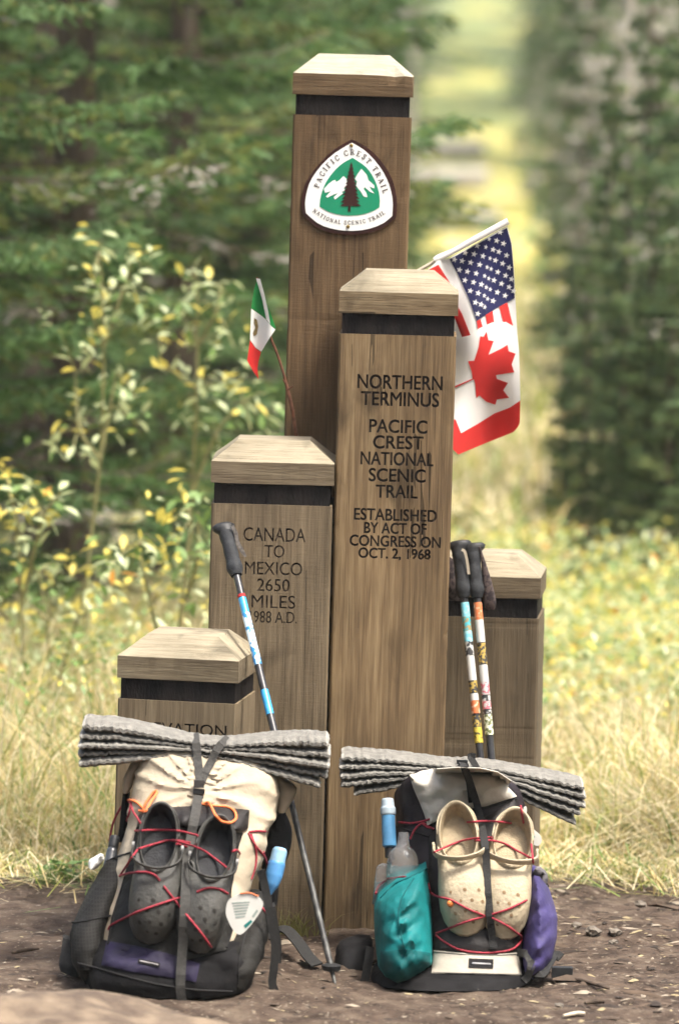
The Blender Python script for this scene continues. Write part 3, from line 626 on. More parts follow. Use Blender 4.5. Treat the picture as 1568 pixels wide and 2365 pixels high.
def grip(parent, f, t0, t1, top_dir):
    """foam grip running from t0 (top) to t1 with finger bulges and a mushroom head"""
    ts = np.linspace(t0, t1, 22); rad = [.0165, .0175, .0165, .0150, .0155, .0160, .0160, .0155, .0160, .0175, .0185, .0160, .0125]
    tube('grip', [f(t) for t in ts], rad, FOAM, parent, 14)
    a = f(t0); d = (f(t1) - f(t0)).normalized(); h = a - d * .012
    V, Fc = loft_head(h, d, top_dir); mesh('pole_head', V, Fc, RUBBER, parent)
def loft_head(h, d, side):
    s = Vector((side, 0, 0)); s = (s - d * s.dot(d)).normalized(); q = d.cross(s); V, Fc = [], []
    for i, (t, a, b, sh) in enumerate(((-.010, .004, .004, .004), (-.009, .020, .012, .004), (-.004, .026, .015, .004), (.004, .024, .015, .003), (.012, .018, .0150, .0), (.024, .0165, .0155, 0))):
        for k in range(14):
            th = 2 * math.pi * k / 14; V.append(h + d * t + s * (a * math.cos(th) + sh * -1) + q * (b * math.sin(th)))
    for i in range(5):
        for k in range(14): Fc.append((i * 14 + k, i * 14 + (k + 1) % 14, (i + 1) * 14 + (k + 1) % 14, (i + 1) * 14 + k))
    Fc.append(tuple(range(14))); return V, Fc
tp = thing('trekking_pole', 'blue and black trekking pole leaning on the CANADA TO MEXICO post', 'trekking pole', ground(770, 2262), 'trekking poles leaning on the posts')
LP = along((520, 1218), (769, 2252), -.085, ground(769, 2262).y)
grip(tp, LP, .012, .112, 1)
def seg(name, f, t0, t1, r, mat, parent): return tube(name, [f(t0 + (t1 - t0) * k / 3) for k in range(4)], r, mat, parent, 12)
seg('upper_shaft', LP, .11, .50, .0085, CARBON, tp); seg('lower_shaft', LP, .50, .992, .0068, ALU, tp)
for t0, t1, m_ in ((.165, .20, P_BLUE2), (.20, .262, P_BLUE), (.262, .318, P_BLUE), (.375, .43, P_BLUE2)): seg('blue_band', LP, t0, t1, .0090, m_, tp)
seg('red_ring', LP, .157, .163, .0091, M('red_ring_paint', (.4, .03, .03, 1)), tp)
seg('shaft_clamp', LP, .49, .52, .0115, RUBBER, tp)
b0 = LP(.985); V, Fc = tubegeo([b0 + Vector((0, 0, .010)), b0 + Vector((0, 0, .006)), b0 + Vector((0, 0, -.004))], [.009, .021, .019], 18); mesh('basket', V, Fc, RUBBER, tp); seg('tip', LP, .985, 1.02, [.006, .003], ALU, tp)
st = zl(Z5, (786, 600), (806, 640), (816, 690), (838, 738), (866, 782))
ribbon('wrist_strap', [at(*p, -.108) for i, p in enumerate(st)], [.006, .009, .008, .010, .005], STRAPM, tp, thick=.0025, n=24)
def sticker(nm, c, c2, sc=120, lo=.48, hi=.52): return M(nm, c, .5, .2, sc, col2=c2, mix_lo=lo, mix_hi=hi, spec=.5)
K_CYAN = sticker('cyan_sticker', (.16, .50, .62, 1), (.30, .60, .66, 1)); K_TEAL = sticker('teal_patterned_sticker', (.05, .36, .42, 1), (.28, .22, .10, 1), 160)
K_WHITE = sticker('white_sticker', (.52, .52, .49, 1), (.5, .5, .46, 1), 140, .36, .44); K_LINES = sticker('black_lined_sticker', (.45, .45, .43, 1), (.03, .03, .03, 1), 90)
K_ORANGE = sticker('orange_sticker', (.55, .15, .05, 1), (.75, .5, .35, 1), 110, .40, .46); K_YEL = sticker('yellow_sticker', (.52, .41, .05, 1), (.06, .05, .02, 1), 120, .40, .46)
K_YB = sticker('yellow_black_sticker', (.40, .28, .06, 1), (.03, .03, .03, 1), 150); K_PINK = sticker('pink_red_sticker', (.48, .13, .16, 1), (.5, .48, .45, 1), 130); K_OLV = sticker('olive_white_sticker', (.65, .65, .5, 1), (.12, .14, .05, 1), 150)
gl = ground(1195, 2205); gr = ground(1215, 2200)
ta = thing('trekking_pole', 'trekking pole with cyan, white and yellow stickers, nearer the tan post', 'trekking pole', (gl.x, gl.y, 0), 'trekking poles leaning on the posts')
TA = lambda t, A=at(1059, 1260, .20), B=Vector((gl.x - .035, .0, .01)): A.lerp(B, t)
tb = thing('trekking_pole', 'trekking pole with orange, white and black stickers, right of its twin', 'trekking pole', (gr.x, gr.y, 0), 'trekking poles leaning on the posts')
TB = lambda t, A=at(1091, 1266, .20), B=Vector((gr.x - .035, .0, .01)): A.lerp(B, t)
def tt(f, py):
    lo, hi = 0., 1.
    for _ in range(30):
        m_ = (lo + hi) / 2; v = f(m_) - CAM; y = CY - FPX * v.dot(Up) / v.dot(Fw)
        if y < py: lo = m_
        else: hi = m_
    return lo
for o_, f, bands in ((ta, TA, [(1392, 1425, K_CYAN), (1425, 1458, K_TEAL), (1458, 1482, K_CYAN), (1482, 1515, K_LINES), (1515, 1572, K_WHITE), (1572, 1600, K_YB), (1602, 1618, K_WHITE), (1618, 1648, K_ORANGE), (1654, 1680, K_YB), (1680, 1716, K_YEL)]),
                     (tb, TB, [(1392, 1432, K_ORANGE), (1432, 1484, K_WHITE), (1486, 1534, K_YB), (1536, 1575, K_WHITE), (1575, 1605, K_PINK), (1607, 1620, K_LINES), (1620, 1638, K_PINK), (1640, 1648, K_LINES), (1650, 1698, K_OLV)])):
    grip(o_, f, .012, tt(f, 1380), -1)
    seg('shaft', f, tt(f, 1370), 1.0, .0085, CARBON, o_)
    for y0, y1, m_ in bands: seg('sticker', f, tt(f, y0), tt(f, y1), .0098, m_, o_)
    seg('tip', f, .99, 1.02, [.006, .003], ALU, o_)
PADSTRAP = M('brown_patterned_strap', (.022, .016, .017, 1), .85, .3, 110, col2=(.07, .052, .048, 1), mix_lo=.48, mix_hi=.56)
loft('wrist_strap', PADSTRAP, tb, zl(Z6, (862, 1050), (878, 1150), (882, 1260), (890, 1350), (905, 1382)), zl(Z6, (872, 1048), (905, 1140), (935, 1240), (958, 1340), (950, 1385)), .19, [.004, .008, .012, .012, .005], .008, n=2.6, rows=16, segs=14, wr=.002)
loft('wrist_strap', PADSTRAP, ta, zl(Z6, (690, 1090), (690, 1180), (692, 1270), (700, 1335)), zl(Z6, (738, 1120), (745, 1200), (778, 1270), (770, 1335)), .265, [.004, .008, .010, .004], .006, n=2.6, rows=14, segs=14, wr=.002)
ribbon('strap_tail', [at(*p, .17) for p in zl(Z6, (775, 1065), (790, 1075), (800, 1110), (808, 1160), (812, 1195))], .006, M('cream_webbing', (.55, .48, .36, 1)), ta, n=12)
# ------------------------------------------------------------------ materials for the gear
BEIGE = M('beige_pack_cloth', (0.4095, 0.3481, 0.2539, 1), .8, .12, 9, .5, 30, crease=.8, cscale=6.); CANVAS = M('off_white_pack_cloth', (0.528, 0.496, 0.424, 1), .8, .1, 9, .5, 30, crease=.5, cscale=5.)
DKBEIGE = M('dark_tan_cloth', (0.252, 0.203, 0.14, 1), .85, .2, 12, .3, 30)  # darker tan cloth of the roll-top ends
CHAR = ripstop('charcoal_mesh', (0.0196, 0.01862, 0.01715, 1), .75, 150, .6); CHAR2 = M('charcoal_stretch_fabric', (0.02363, 0.0225, 0.02025, 1), .75, .3, 14, .5, 60, crease=1., cscale=7., spec=.15)
BLK = M('black_pack_nylon', (.009, .0085, .009, 1), .75, .4, 16, .35, 40, crease=.8, cscale=6., spec=.12); PLUM = M('dark_plum_nylon', (0.01575, 0.01103, 0.01365, 1), .6, .35, 14, .4, 32, crease=.7, cscale=6.)
COLLAR = M('brown_black_nylon', (0.01372, 0.01127, 0.01078, 1), .6, .35, 14, .4, 30, crease=.7, cscale=7.); PURPLE0 = M('deep_purple_nylon', (0.014, 0.0098, 0.0336, 1), .7, .3, 14, .3, 40)
WEB = M('grey_webbing', (0.051, 0.0492, 0.0444, 1), .8, .2, 150, .3, 500); DWEB = M('dark_grey_webbing', (0.02025, 0.0198, 0.0189, 1), .8, .2, 150, .3, 500)
CORD = M('red_pink_shock_cord', (0.315, 0.03, 0.0465, 1), .7, .35, 260); ORANGE = M('neon_orange_cord', (0.8075, 0.204, 0.068, 1), .6, .15, 120)
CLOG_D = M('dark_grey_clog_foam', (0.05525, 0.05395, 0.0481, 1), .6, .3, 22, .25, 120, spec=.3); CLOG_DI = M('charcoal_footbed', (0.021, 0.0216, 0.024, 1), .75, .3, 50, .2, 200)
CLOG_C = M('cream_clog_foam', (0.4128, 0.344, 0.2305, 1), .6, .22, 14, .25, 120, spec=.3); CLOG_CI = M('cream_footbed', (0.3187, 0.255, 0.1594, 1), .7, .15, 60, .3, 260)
HOLE = M('vent_hole_shadow', (.02, .018, .015, 1), .9); HOLE_C = M('brown_vent_hole_shade', (.20, .13, .07, 1), .9); RIVET_G = M('grey_rivet', (.22, .22, .21, 1), .5)
PADM = M('grey_foam_pad', (0.1872, 0.18, 0.1584, 1), .9, .22, 45, .5, 220); PADE = M('frayed_pale_foam', (0.32, 0.308, 0.272, 1), .95, .2, 60, .5, 200)
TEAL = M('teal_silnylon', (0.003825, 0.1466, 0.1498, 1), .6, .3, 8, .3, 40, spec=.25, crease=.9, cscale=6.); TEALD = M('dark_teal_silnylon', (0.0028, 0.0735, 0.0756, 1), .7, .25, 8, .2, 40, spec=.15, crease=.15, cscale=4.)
VIOLET = M('violet_nylon', (0.05625, 0.045, 0.1425, 1), .62, .3, 8, .3, 40, spec=.2, crease=.8, cscale=6.)
BLUEP = M('blue_bottle_plastic', (0.08288, 0.2422, 0.4208, 1), .3, .15, 30, spec=.5); CAPP = M('milky_blue_cap', (0.3187, 0.3825, 0.4208, 1), .4, .1, 30)
WHITEP = M('white_tag_card', (0.666, 0.666, 0.612, 1), .5, .06, 20); INKG = M('grey_green_print', (.33, .40, .36, 1), .8, .2, 40); INKT = M('teal_print', (.02, .22, .20, 1), .8, .2, 40)
CLEAR = M('clear_bottle_plastic', (.80, .80, .80, 1), .12, .1, 30, .25, 60, spec=.6)
_b = CLEAR.node_tree.nodes['Principled BSDF']; _b.inputs['Transmission Weight'].default_value = .88; _b.inputs['IOR'].default_value = 1.18

def foam_pad(label, left, mid1, mid2, right, Z, Yf, Yb, mid_t, seed):
    """accordion-folded pad: each fold is a wavy panel, squeezed under the strap"""
    c = at(*Z(*mid1[len(mid1) // 2][:2]), Yf); root = thing('foam_pad', label, 'sleeping pad', (c.x, (Yf + Yb) / 2, c.z - .03), 'folded foam sleeping pads on the packs'); rnd = random.Random(seed); S = Surf()
    for k in range(len(left)):
        a, m1, m2, b = left[k], mid1[k], mid2[k], right[k]
        ctr = [a[:2], ((a[0] * .62 + m1[0] * .38), a[1] * .66 + m1[1] * .34 - 6), m1[:2], m2[:2], ((b[0] * .62 + m2[0] * .38), b[1] * .66 + m2[1] * .34 - 6), b[:2]]
        N = 150; C = crom(ctr, N); th = np.interp(np.linspace(0, 1, N), [0, .2, .42, .58, .8, 1], [a[2], a[2] * 1.0, mid_t, mid_t, b[2] * 1.0, b[2]])
        V, Fc = [], []; nd = 9; ph = rnd.random() * 6; dY0 = rnd.uniform(-.008, .006); ln = abs(b[0] - a[0])
        for i in range(N):
            px, py = Z(*C[i]); hh = th[i] * .4395 * .00093 / 2; u = C[i][0] / 41. * 2 * math.pi + 1.8 * noise.noise(Vector((i * .06, k * 1.7, seed)))
            P0 = at(px, py, (Yf + Yb) / 2); amp = .0009 * min(1, th[i] / 45) * (1 + .7 * noise.noise(Vector((i * .11, k * 4., seed)))); jag = .004 * noise.noise(Vector((i * .5, k * 3.3, seed)))
            ends = (1 if 0 < i < N - 1 else .55) * (.8 if i in (1, N - 2) else 1)
            ring = [(j / (nd - 1), 1) for j in range(nd)] + [(1 - j / (nd - 1), -1) for j in range(nd)]
            for (v, sgn) in ring:
                y = Yf + dY0 + jag + (Yb - Yf) * v; rd = math.sqrt(max(.0, 1 - abs(2 * v - 1) ** 7)) * .72 + .28
                z = P0.z + sgn * hh * rd * ends + amp * (math.sin(u + ph * .15) * math.cos(v * 9.4 + k)) + .0007 * math.sin(u + k * .9) + .0032 * noise.noise(Vector((i * .06, k * 5., seed + 9))) + .002 * noise.noise(Vector((i * .17, k * 5., v * 2.)))
                V.append(Vector((P0.x + (.004 * noise.noise(Vector((v * 6, k * 2.2, seed + i // 140))) if i in (0, N - 1) else 0), y, z)))
        m = 2 * nd
        for i in range(N - 1):
            for j in range(m): Fc.append((i * m + j, i * m + (j + 1) % m, (i + 1) * m + (j + 1) % m, (i + 1) * m + j))
        Fc.append(tuple(range(m))[::-1]); Fc.append(tuple((N - 1) * m + j for j in range(m)))
        fm = [0] * (len(Fc) - 2) + [1, 1]
        for i in list(range(2)) + list(range(N - 3, N - 1)):
            for j in range(m): fm[i * m + j] = 1
        o = mesh('fold', V, Fc, [PADM, PADE], root, fmat=fm); recalc(o); S.add(V, Fc)
    return root, S

OW = [(0, 0), (.02, .068), (.06, .115), (.12, .150), (.2, .178), (.3, .190), (.42, .184), (.55, .166), (.7, .152), (.82, .146), (.9, .128), (.96, .088), (.985, .055), (1, 0)]
def clog(label, heel, toe, Yh, Yt, mat, inner, hole, wscale=1., flip=1, group=None, surf=None, strap_r=.017, strap_a=.44, twist=0.):
    P0, P1 = at(*toe, Yt), at(*heel, Yh); u = (P1 - P0); Lc = u.length; u.normalize()
    n = -Fw - u * (-Fw).dot(u); n.normalize(); v = n.cross(u) * -1; v.normalize()
    if twist: n, v = n * math.cos(twist) + v * math.sin(twist), v * math.cos(twist) - n * math.sin(twist)
    root = thing('clog', label, 'clog', P0, group)
    W = lambda a, b, c: P0 + u * (a * Lc) + v * (b * Lc) + n * (c * Lc)
    ow = crom([(x, y) for x, y in OW], 70); out = [(a, w_ * wscale) for a, w_ in ow] + [(a, -w_ * wscale) for a, w_ in ow[::-1][1:-1]]
    out = np.array([(a, b + flip * .022 * math.sin(math.pi * min(1, max(0, (a) / .7)))) for a, b in out])
    ac = .71; NT = 72
    def edge(th):
        d = np.array((math.cos(th), math.sin(th))); best = 0
        A = out - (ac, 0); B = np.roll(A, -1, 0)
        for p, q in zip(A, B):
            e = q - p; den = d[0] * e[1] - d[1] * e[0]
            if abs(den) < 1e-9: continue
            t = (p[0] * e[1] - p[1] * e[0]) / den; s_ = (p[0] * d[1] - p[1] * d[0]) / den
            if -1e-6 <= s_ <= 1 + 1e-6 and t > best: best = t
        return best * d
    def rim(a): return float(np.interp(a, [.40, .46, .53, .66, .82, .98], [.335, .30, .235, .195, .205, .235]))
    V, rows = [], []
    prof = []
    for j in range(NT):
        th = 2 * math.pi * j / NT; E = edge(th); ca, sa = math.cos(th), math.sin(th)
        O = np.array((.255 * ca, .121 * wscale * sa * (1 + .05 * ca))); k = []
        f = lambda q, c: (ac + q[0], q[1], c)
        k += [f(O * .5, .075), f(O * .90, .078), f(O * .965, .10)]
        r = rim(ac + O[0]); k += [f(O * .985, r - .02), f(O * 1.0, r + .004), f(O * 1.05, r + .012), f(O * 1.10, r + .006), f(O * 1.115, r - .012)]
        O2 = O * 1.125
        if np.hypot(*O2) > np.hypot(*E) * .96: O2 = E * .96
        ce = .055
        for t in (.12, .25, .4, .55, .7, .82, .92, .98):
            q = O2 + (E - O2) * t; toe_f = max(0, -ca); p = 2.0 + .5 * toe_f
            k.append(f(q, ce + (r - .016 - ce) * (1 - t ** p) ** (1 / p) if t < 1 else ce))
        k += [f(E * 1.0, ce), f(E * 1.012, ce - .006), f(E * 1.012, .012), f(E * .99, 0), f(E * .5, 0)]
        prof.append(k)
    m = len(prof[0]); idx = [[None] * m for _ in range(NT)]
    for j in range(NT):
        for i in range(m): idx[j][i] = len(V); V.append(W(*prof[j][i]))
    Fc, fm = [], []
    for j in range(NT):
        for i in range(m - 1):
            j2 = (j + 1) % NT; Fc.append((idx[j][i], idx[j][i + 1], idx[j2][i + 1], idx[j2][i])); fm.append(1 if i < 4 else 0)
    c0 = len(V); V.append(W(ac, 0, .075)); c1 = len(V); V.append(W(ac - .1, 0, 0))
    for j in range(NT): Fc.append((idx[j][0], idx[(j + 1) % NT][0], c0)); fm.append(1); Fc.append((idx[(j + 1) % NT][-1], idx[j][-1], c1)); fm.append(0)
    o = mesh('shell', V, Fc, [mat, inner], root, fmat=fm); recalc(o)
    S = Surf(); S.add(V, Fc)
    if surf: surf.add(V, Fc)
    cnt = 0
    for a, bs in ((.035, (-.03, .03)), (.09, (-.09, -.02, .06)), (.16, (-.12, -.045, .035, .11)), (.235, (-.11, -.01, .09))):
        for b in bs:
            b += flip * .018; loc, nn, _, _ = S.b.ray_cast(W(a, b, .8), -n)
            if loc is None: continue
            if nn.dot(n) < 0: nn = -nn
            r = (.0044 if cnt % 3 else .0036) * (1 if mat is CLOG_D else .85); a1 = nn.orthogonal().normalized(); b1 = nn.cross(a1)
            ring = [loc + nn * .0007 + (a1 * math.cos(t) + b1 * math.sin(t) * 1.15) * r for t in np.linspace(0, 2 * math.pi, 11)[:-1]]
            mesh('vent_hole_shade', ring + [loc + nn * .0009], [(i, (i + 1) % 10, 10) for i in range(10)], hole, root, smooth=False); cnt += 1  # flat dark disc painted for the shade inside each hole
    # heel strap swung forward over the instep
    wv = .172 * wscale; pts = [W(.66, -wv, .17), W(.60, -wv * 1.02, .21), W(.53, -wv * .92, .28), W(.47, -wv * .6, .34), W(strap_a, 0, .365), W(.47, wv * .6, .34), W(.53, wv * .92, .28), W(.60, wv * 1.02, .21), W(.66, wv, .17)]
    Pn = crom(pts, 40); Vs, Fs = [], []
    for i, p in enumerate(Pn):
        p = Vector(p); t = Vector(Pn[min(i + 1, 39)] - Pn[max(i - 1, 0)]).normalized(); s_ = t.cross(n).normalized(); q = s_.cross(t)
        for k in range(10):
            th = 2 * math.pi * k / 10; Vs.append(p + s_ * math.cos(th) * strap_r * Lc * .62 + q * math.sin(th) * strap_r * Lc * 1.5)
    Fs = [(i * 10 + k, i * 10 + (k + 1) % 10, (i + 1) * 10 + (k + 1) % 10, (i + 1) * 10 + k) for i in range(39) for k in range(10)] + [tuple(range(10)), tuple(390 + k for k in range(10))]
    o = mesh('heel_strap', Vs, Fs, mat, root); recalc(o)
    if surf: surf.add(Vs, Fs)
    for sg in (-1, 1):
        c = W(.665, sg * wv * 1.04, .18); Vr, Fr = tubegeo([c - v * sg * .004, c + v * sg * .001, c + v * sg * .002], [.0075, .0075, .004], 12); mesh('rivet', Vr, Fr, RIVET_G if mat is CLOG_D else mat, root)
    return root
def cord(name, Z, pts, surf, mat, parent, r=.0022, off=.003, dflt=-.5, n=None):
    P = crom(zl(Z, *pts), n or max(8, int(sum(math.dist(pts[i], pts[i + 1]) for i in range(len(pts) - 1)) / 9)))
    H = [surf.hit(p[0], p[1], off, dflt) for p in P]
    # pulled tight: a cord spans hollows instead of dipping into them
    dep = np.array([(h - CAM).length for h in H]); k = len(dep)
    for _ in range(25):
        for i in range(1, k - 1): dep[i] = min(dep[i], (dep[i - 1] + dep[i + 1]) / 2 + .0006)
    H = [CAM + ray(*p).normalized() * d for p, d in zip(P, dep)]
    return tube(name, H, r, mat, parent, 7)
def strap(name, Z, pts, surf, w_, mat, parent, off=.003, dflt=-.5, n=40, thick=.002):
    P = crom(zl(Z, *pts), n); H = [surf.hit(p[0], p[1], off, dflt) for p in P]; dep = np.array([(h - CAM).length for h in H])
    for _ in range(40):
        for i in range(1, n - 1): dep[i] = min(dep[i], (dep[i - 1] + dep[i + 1]) / 2 + .0004)
    H = [CAM + ray(*p).normalized() * d for p, d in zip(P, dep)]
    return ribbon(name, H, w_, mat, parent, thick)
def panel(name, Z, poly, surf, mat, parent, off=.005, bulge=0., bd=30., step=8, thick=.006, add=True, dflt=-.5, wr=0., smooth_outline=False):
    def fn(x, y, d):
        q = min(1, d / bd); k = off + bulge * math.sqrt(max(0, 1 - (1 - q) ** 2)) + wr * noise.noise(Vector((x * .03, y * .05, 3)))
        return surf.hit(x, y, k, dflt)
    V, Fc = sheetgeo(zl(Z, *poly), fn, step, thick, smooth_outline)
    if add: surf.add(V, Fc)
    o = mesh(name, V, Fc, mat, parent); recalc(o); return o
def bottle(name, label, cat, Z, a, b, Ya, Yb, prof, parts):
    """prof: [(t, radius_zoompx)] along a->b; parts: [(name, t0, t1, mat)]"""
    A, B = at(*Z(*a), Ya), at(*Z(*b), Yb); root = thing(name, label, cat, B); ts = [p[0] for p in prof]; rs = [p[1] * .4395 * .00092 for p in prof]
    for nm, t0, t1, m_ in parts:
        tt_ = np.linspace(t0, t1, 20); V, Fc = tubegeo([A.lerp(B, t) for t in tt_], [float(np.interp(t, ts, rs)) for t in tt_], 20); mesh(nm, V, Fc, m_, root)
    return root

# ------------------------------------------------------------------ left pack
pk = thing('backpack', 'left backpack with beige top, charcoal mesh pockets and purple base panel', 'backpack', ground(390, 2300), 'backpacks leaning on the posts')
S1 = Surf()
loft('pack_bag', BEIGE, pk, zl(Z1, (600, 350), (490, 405), (435, 520), (425, 650), (395, 800), (350, 960), (290, 1150), (250, 1330), (260, 1450)), zl(Z1, (1090, 425), (1190, 485), (1210, 600), (1200, 730), (1152, 810), (1108, 960), (1060, 1110), (1020, 1330), (1000, 1450)),
     [-.585, -.57, -.57, -.58, -.60, -.63, -.67, -.72, -.75], [.02, .07, .10, .12, .13, .14, .15, .15, .14], [.02, .09, .11, .12, .12, .12, .12, .12, .12], n=2.7, rows=90, segs=110, wr=.013, freq=8, seed=2, noise_aniso=(.8, .8, 1.6), folds=(at(*Z1(785, 575), -.67), 8, .016), surf=S1)
loft('pack_base', BLK, pk, zl(Z1, (215, 1330), (190, 1420), (185, 1520), (215, 1600), (290, 1650)), zl(Z1, (1130, 1330), (1130, 1420), (1100, 1520), (1060, 1600), (990, 1660)), [-.72, -.745, -.755, -.76, -.76], [.145, .175, .185, .175, .10], [.1, .12, .13, .12, .08], n=3., rows=20, segs=40, wr=.018, freq=9, seed=4, surf=S1)
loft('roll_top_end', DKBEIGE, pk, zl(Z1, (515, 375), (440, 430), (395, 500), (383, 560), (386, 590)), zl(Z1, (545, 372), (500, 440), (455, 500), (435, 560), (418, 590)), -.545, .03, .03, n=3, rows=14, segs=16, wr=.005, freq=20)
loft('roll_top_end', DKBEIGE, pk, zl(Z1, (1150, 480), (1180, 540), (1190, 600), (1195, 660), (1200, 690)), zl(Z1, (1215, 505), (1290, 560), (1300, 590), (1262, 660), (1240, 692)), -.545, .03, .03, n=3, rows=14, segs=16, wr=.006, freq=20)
panel('front_pocket', Z1, [(466, 740), (600, 700), (800, 690), (1040, 720), (1010, 800), (985, 900), (962, 1050), (948, 1120), (960, 1300), (930, 1420), (700, 1480), (480, 1440), (300, 1400), (325, 1250), (375, 1090), (415, 950), (445, 830)], S1, CHAR2, pk, off=.006, bulge=.02, bd=70, step=9, wr=.004)
panel('pocket_collar', Z1, [(468, 712), (560, 690), (660, 672), (790, 664), (900, 672), (1050, 690), (1044, 780), (1010, 805), (900, 795), (780, 790), (640, 768), (540, 765), (462, 770)], S1, COLLAR, pk, off=.010, bulge=.014, bd=22, step=7, thick=.014, wr=.006)
loft('side_pocket', CHAR, pk, zl(Z1, (300, 950), (235, 1060), (165, 1180), (118, 1290), (108, 1390), (128, 1480), (190, 1580)), zl(Z1, (445, 905), (428, 980), (380, 1090), (325, 1240), (305, 1370), (285, 1480), (265, 1590)), [-.64, -.66, -.69, -.72, -.74, -.755, -.76], [.02, .06, .09, .115, .125, .115, .05], [.03, .06, .08, .09, .09, .08, .05], n=2.2, rows=30, segs=30, wr=.010, freq=14, seed=6, surf=S1)
loft('side_pocket', CHAR2, pk, zl(Z1, (1010, 1120), (965, 1260), (900, 1380), (870, 1480), (900, 1570), (985, 1660)), zl(Z1, (1120, 1110), (1150, 1230), (1155, 1350), (1120, 1470), (1055, 1580), (1015, 1665)), [-.66, -.70, -.74, -.76, -.77, -.77], [.04, .09, .125, .14, .13, .05], [.04, .07, .08, .08, .08, .05], n=2.2, rows=26, segs=30, wr=.02, freq=10, seed=8, noise_aniso=(1.8, 1.8, .6), surf=S1)
panel('purple_panel', Z1, [(300, 1375), (450, 1400), (620, 1440), (790, 1495), (770, 1590), (600, 1560), (430, 1535), (272, 1500)], S1, PURPLE0, pk, off=.004, bulge=.006, bd=25, step=9)
lb = panel('brand_label', Z1, [(468, 1466), (582, 1490), (578, 1512), (464, 1488)], S1, BLK, pk, off=.003, step=8, thick=.002)
cord('stitched_lettering', Z1, [(476, 1478), (505, 1484), (540, 1491), (572, 1499)], S1, M('pale_stitching', (.38, .36, .36, 1)), pk, r=.0013, off=.002)
loft('hip_belt', DWEB, pk, zl(Z1, (70, 1345), (62, 1420), (52, 1490), (60, 1525)), zl(Z1, (130, 1370), (150, 1440), (170, 1500), (150, 1560)), [-.66, -.68, -.70, -.70], .025, .025, n=3, rows=12, segs=16, wr=.004)
loft('shoulder_strap', BLK, pk, zl(Z1, (388, 580), (378, 660), (368, 760), (352, 850)), zl(Z1, (425, 590), (418, 670), (412, 770), (395, 850)), -.55, .015, .015, n=3, rows=12, segs=12, wr=.002)
loft('shoulder_strap', BLK, pk, zl(Z1, (1195, 690), (1150, 800), (1120, 950), (1100, 1080), (1120, 1180)), zl(Z1, (1232, 690), (1272, 790), (1262, 900), (1215, 1040), (1195, 1180)), -.555, .02, .03, n=3, rows=20, segs=18, wr=.004, surf=S1)
SEAM = M('dark_seam_tape', (.012, .011, .011, 1), .8, .3, 200)
for c in ([(462, 775), (425, 930), (385, 1080), (340, 1230), (308, 1390)], [(1012, 806), (985, 900), (962, 1050), (950, 1130), (962, 1290), (930, 1410)], [(300, 955), (360, 930), (440, 905)], [(120, 1275), (180, 1270), (250, 1255), (322, 1240)], [(150, 1490), (260, 1520), (400, 1560), (560, 1600), (760, 1630), (960, 1640)], [(1010, 1125), (1060, 1130), (1120, 1115)], [(1080, 1150), (1040, 1300), (1000, 1450), (990, 1600)]):
    cord('seam', Z1, c, S1, SEAM, pk, r=.0022, off=.0008)
# foam pad on the left pack
padL, SPL = foam_pad('grey accordion-folded foam pad strapped on the beige-topped pack', [(182, 222, 62), (168, 278, 46), (160, 328, 44), (156, 374, 44), (165, 420, 50)], [(765, 312, 40), (765, 330, 30), (765, 347, 30), (765, 362, 30), (765, 377, 30)], [(935, 322, 40), (935, 340, 30), (935, 358, 30), (935, 375, 30), (935, 392, 30)], [(1466, 315, 64), (1476, 376, 54), (1472, 432, 50), (1462, 486, 48), (1420, 534, 44)], Z1, -.61, -.46, 26, 3)
S1.add(SPL.V, SPL.F)
# clogs
def mid_hit(Z, p, surf): return surf.hit(*Z(*p), 0.).y
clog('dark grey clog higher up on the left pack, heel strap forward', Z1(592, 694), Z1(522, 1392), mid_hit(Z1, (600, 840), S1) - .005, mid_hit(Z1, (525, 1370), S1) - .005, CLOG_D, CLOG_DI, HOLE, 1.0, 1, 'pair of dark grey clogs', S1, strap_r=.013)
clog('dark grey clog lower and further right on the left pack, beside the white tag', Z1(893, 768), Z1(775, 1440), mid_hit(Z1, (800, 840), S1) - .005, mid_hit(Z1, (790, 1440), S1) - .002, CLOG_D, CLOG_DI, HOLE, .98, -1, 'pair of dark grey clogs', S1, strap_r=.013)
# straps and cords
strap('compression_strap', Z1, [(782, 610), (768, 700), (748, 800), (735, 880), (722, 960), (716, 1100), (708, 1250), (700, 1400), (690, 1550), (690, 1640), (705, 1710), (742, 1782)], S1, .0195, WEB, pk, off=.006, dflt=-.93, n=60)
strap('top_strap', Z1, [(764, 284), (772, 350), (782, 440), (790, 530)], S1, .017, WEB, pk, off=.005, dflt=-.62, n=20)
strap('top_strap', Z1, [(940, 305), (885, 360), (850, 430), (818, 490), (800, 535)], S1, .017, WEB, pk, off=.007, dflt=-.62, n=20)
bc = S1.hit(*Z1(785, 572), .008)
for dz, ww, hh in ((.010, .022, .016), (-.006, .024, .010), (-.017, .020, .007)):
    V, Fc = boxgeo(bc.x - ww / 2, bc.x + ww / 2, bc.y - .005, bc.y + .004, bc.z + dz - hh / 2, bc.z + dz + hh / 2); mesh('buckle', V, Fc, RUBBER if dz < 0 else WEB, pk, smooth=False)
strap('hanging_strap', Z1, [(1110, 1000), (1140, 1130), (1165, 1280), (1185, 1400), (1178, 1520), (1170, 1590), (1185, 1640), (1215, 1680)], S1, .017, DWEB, pk, off=.006, dflt=-.80, n=30)
strap('hanging_strap', Z1, [(1165, 1180), (1185, 1300), (1200, 1400), (1198, 1490)], S1, .015, DWEB, pk, off=.004, dflt=-.74, n=20)
ribbon('belt_webbing', [ground(*Z1(*p)) + Vector((0, 0, h)) for p, h in (((1150, 1420), .03), ((1230, 1430), .05), ((1300, 1460), .035), ((1360, 1500), .018), ((1405, 1520), .008))], .026, DWEB, pk, thick=.004, n=16, nrm=(0, -.5, .8))
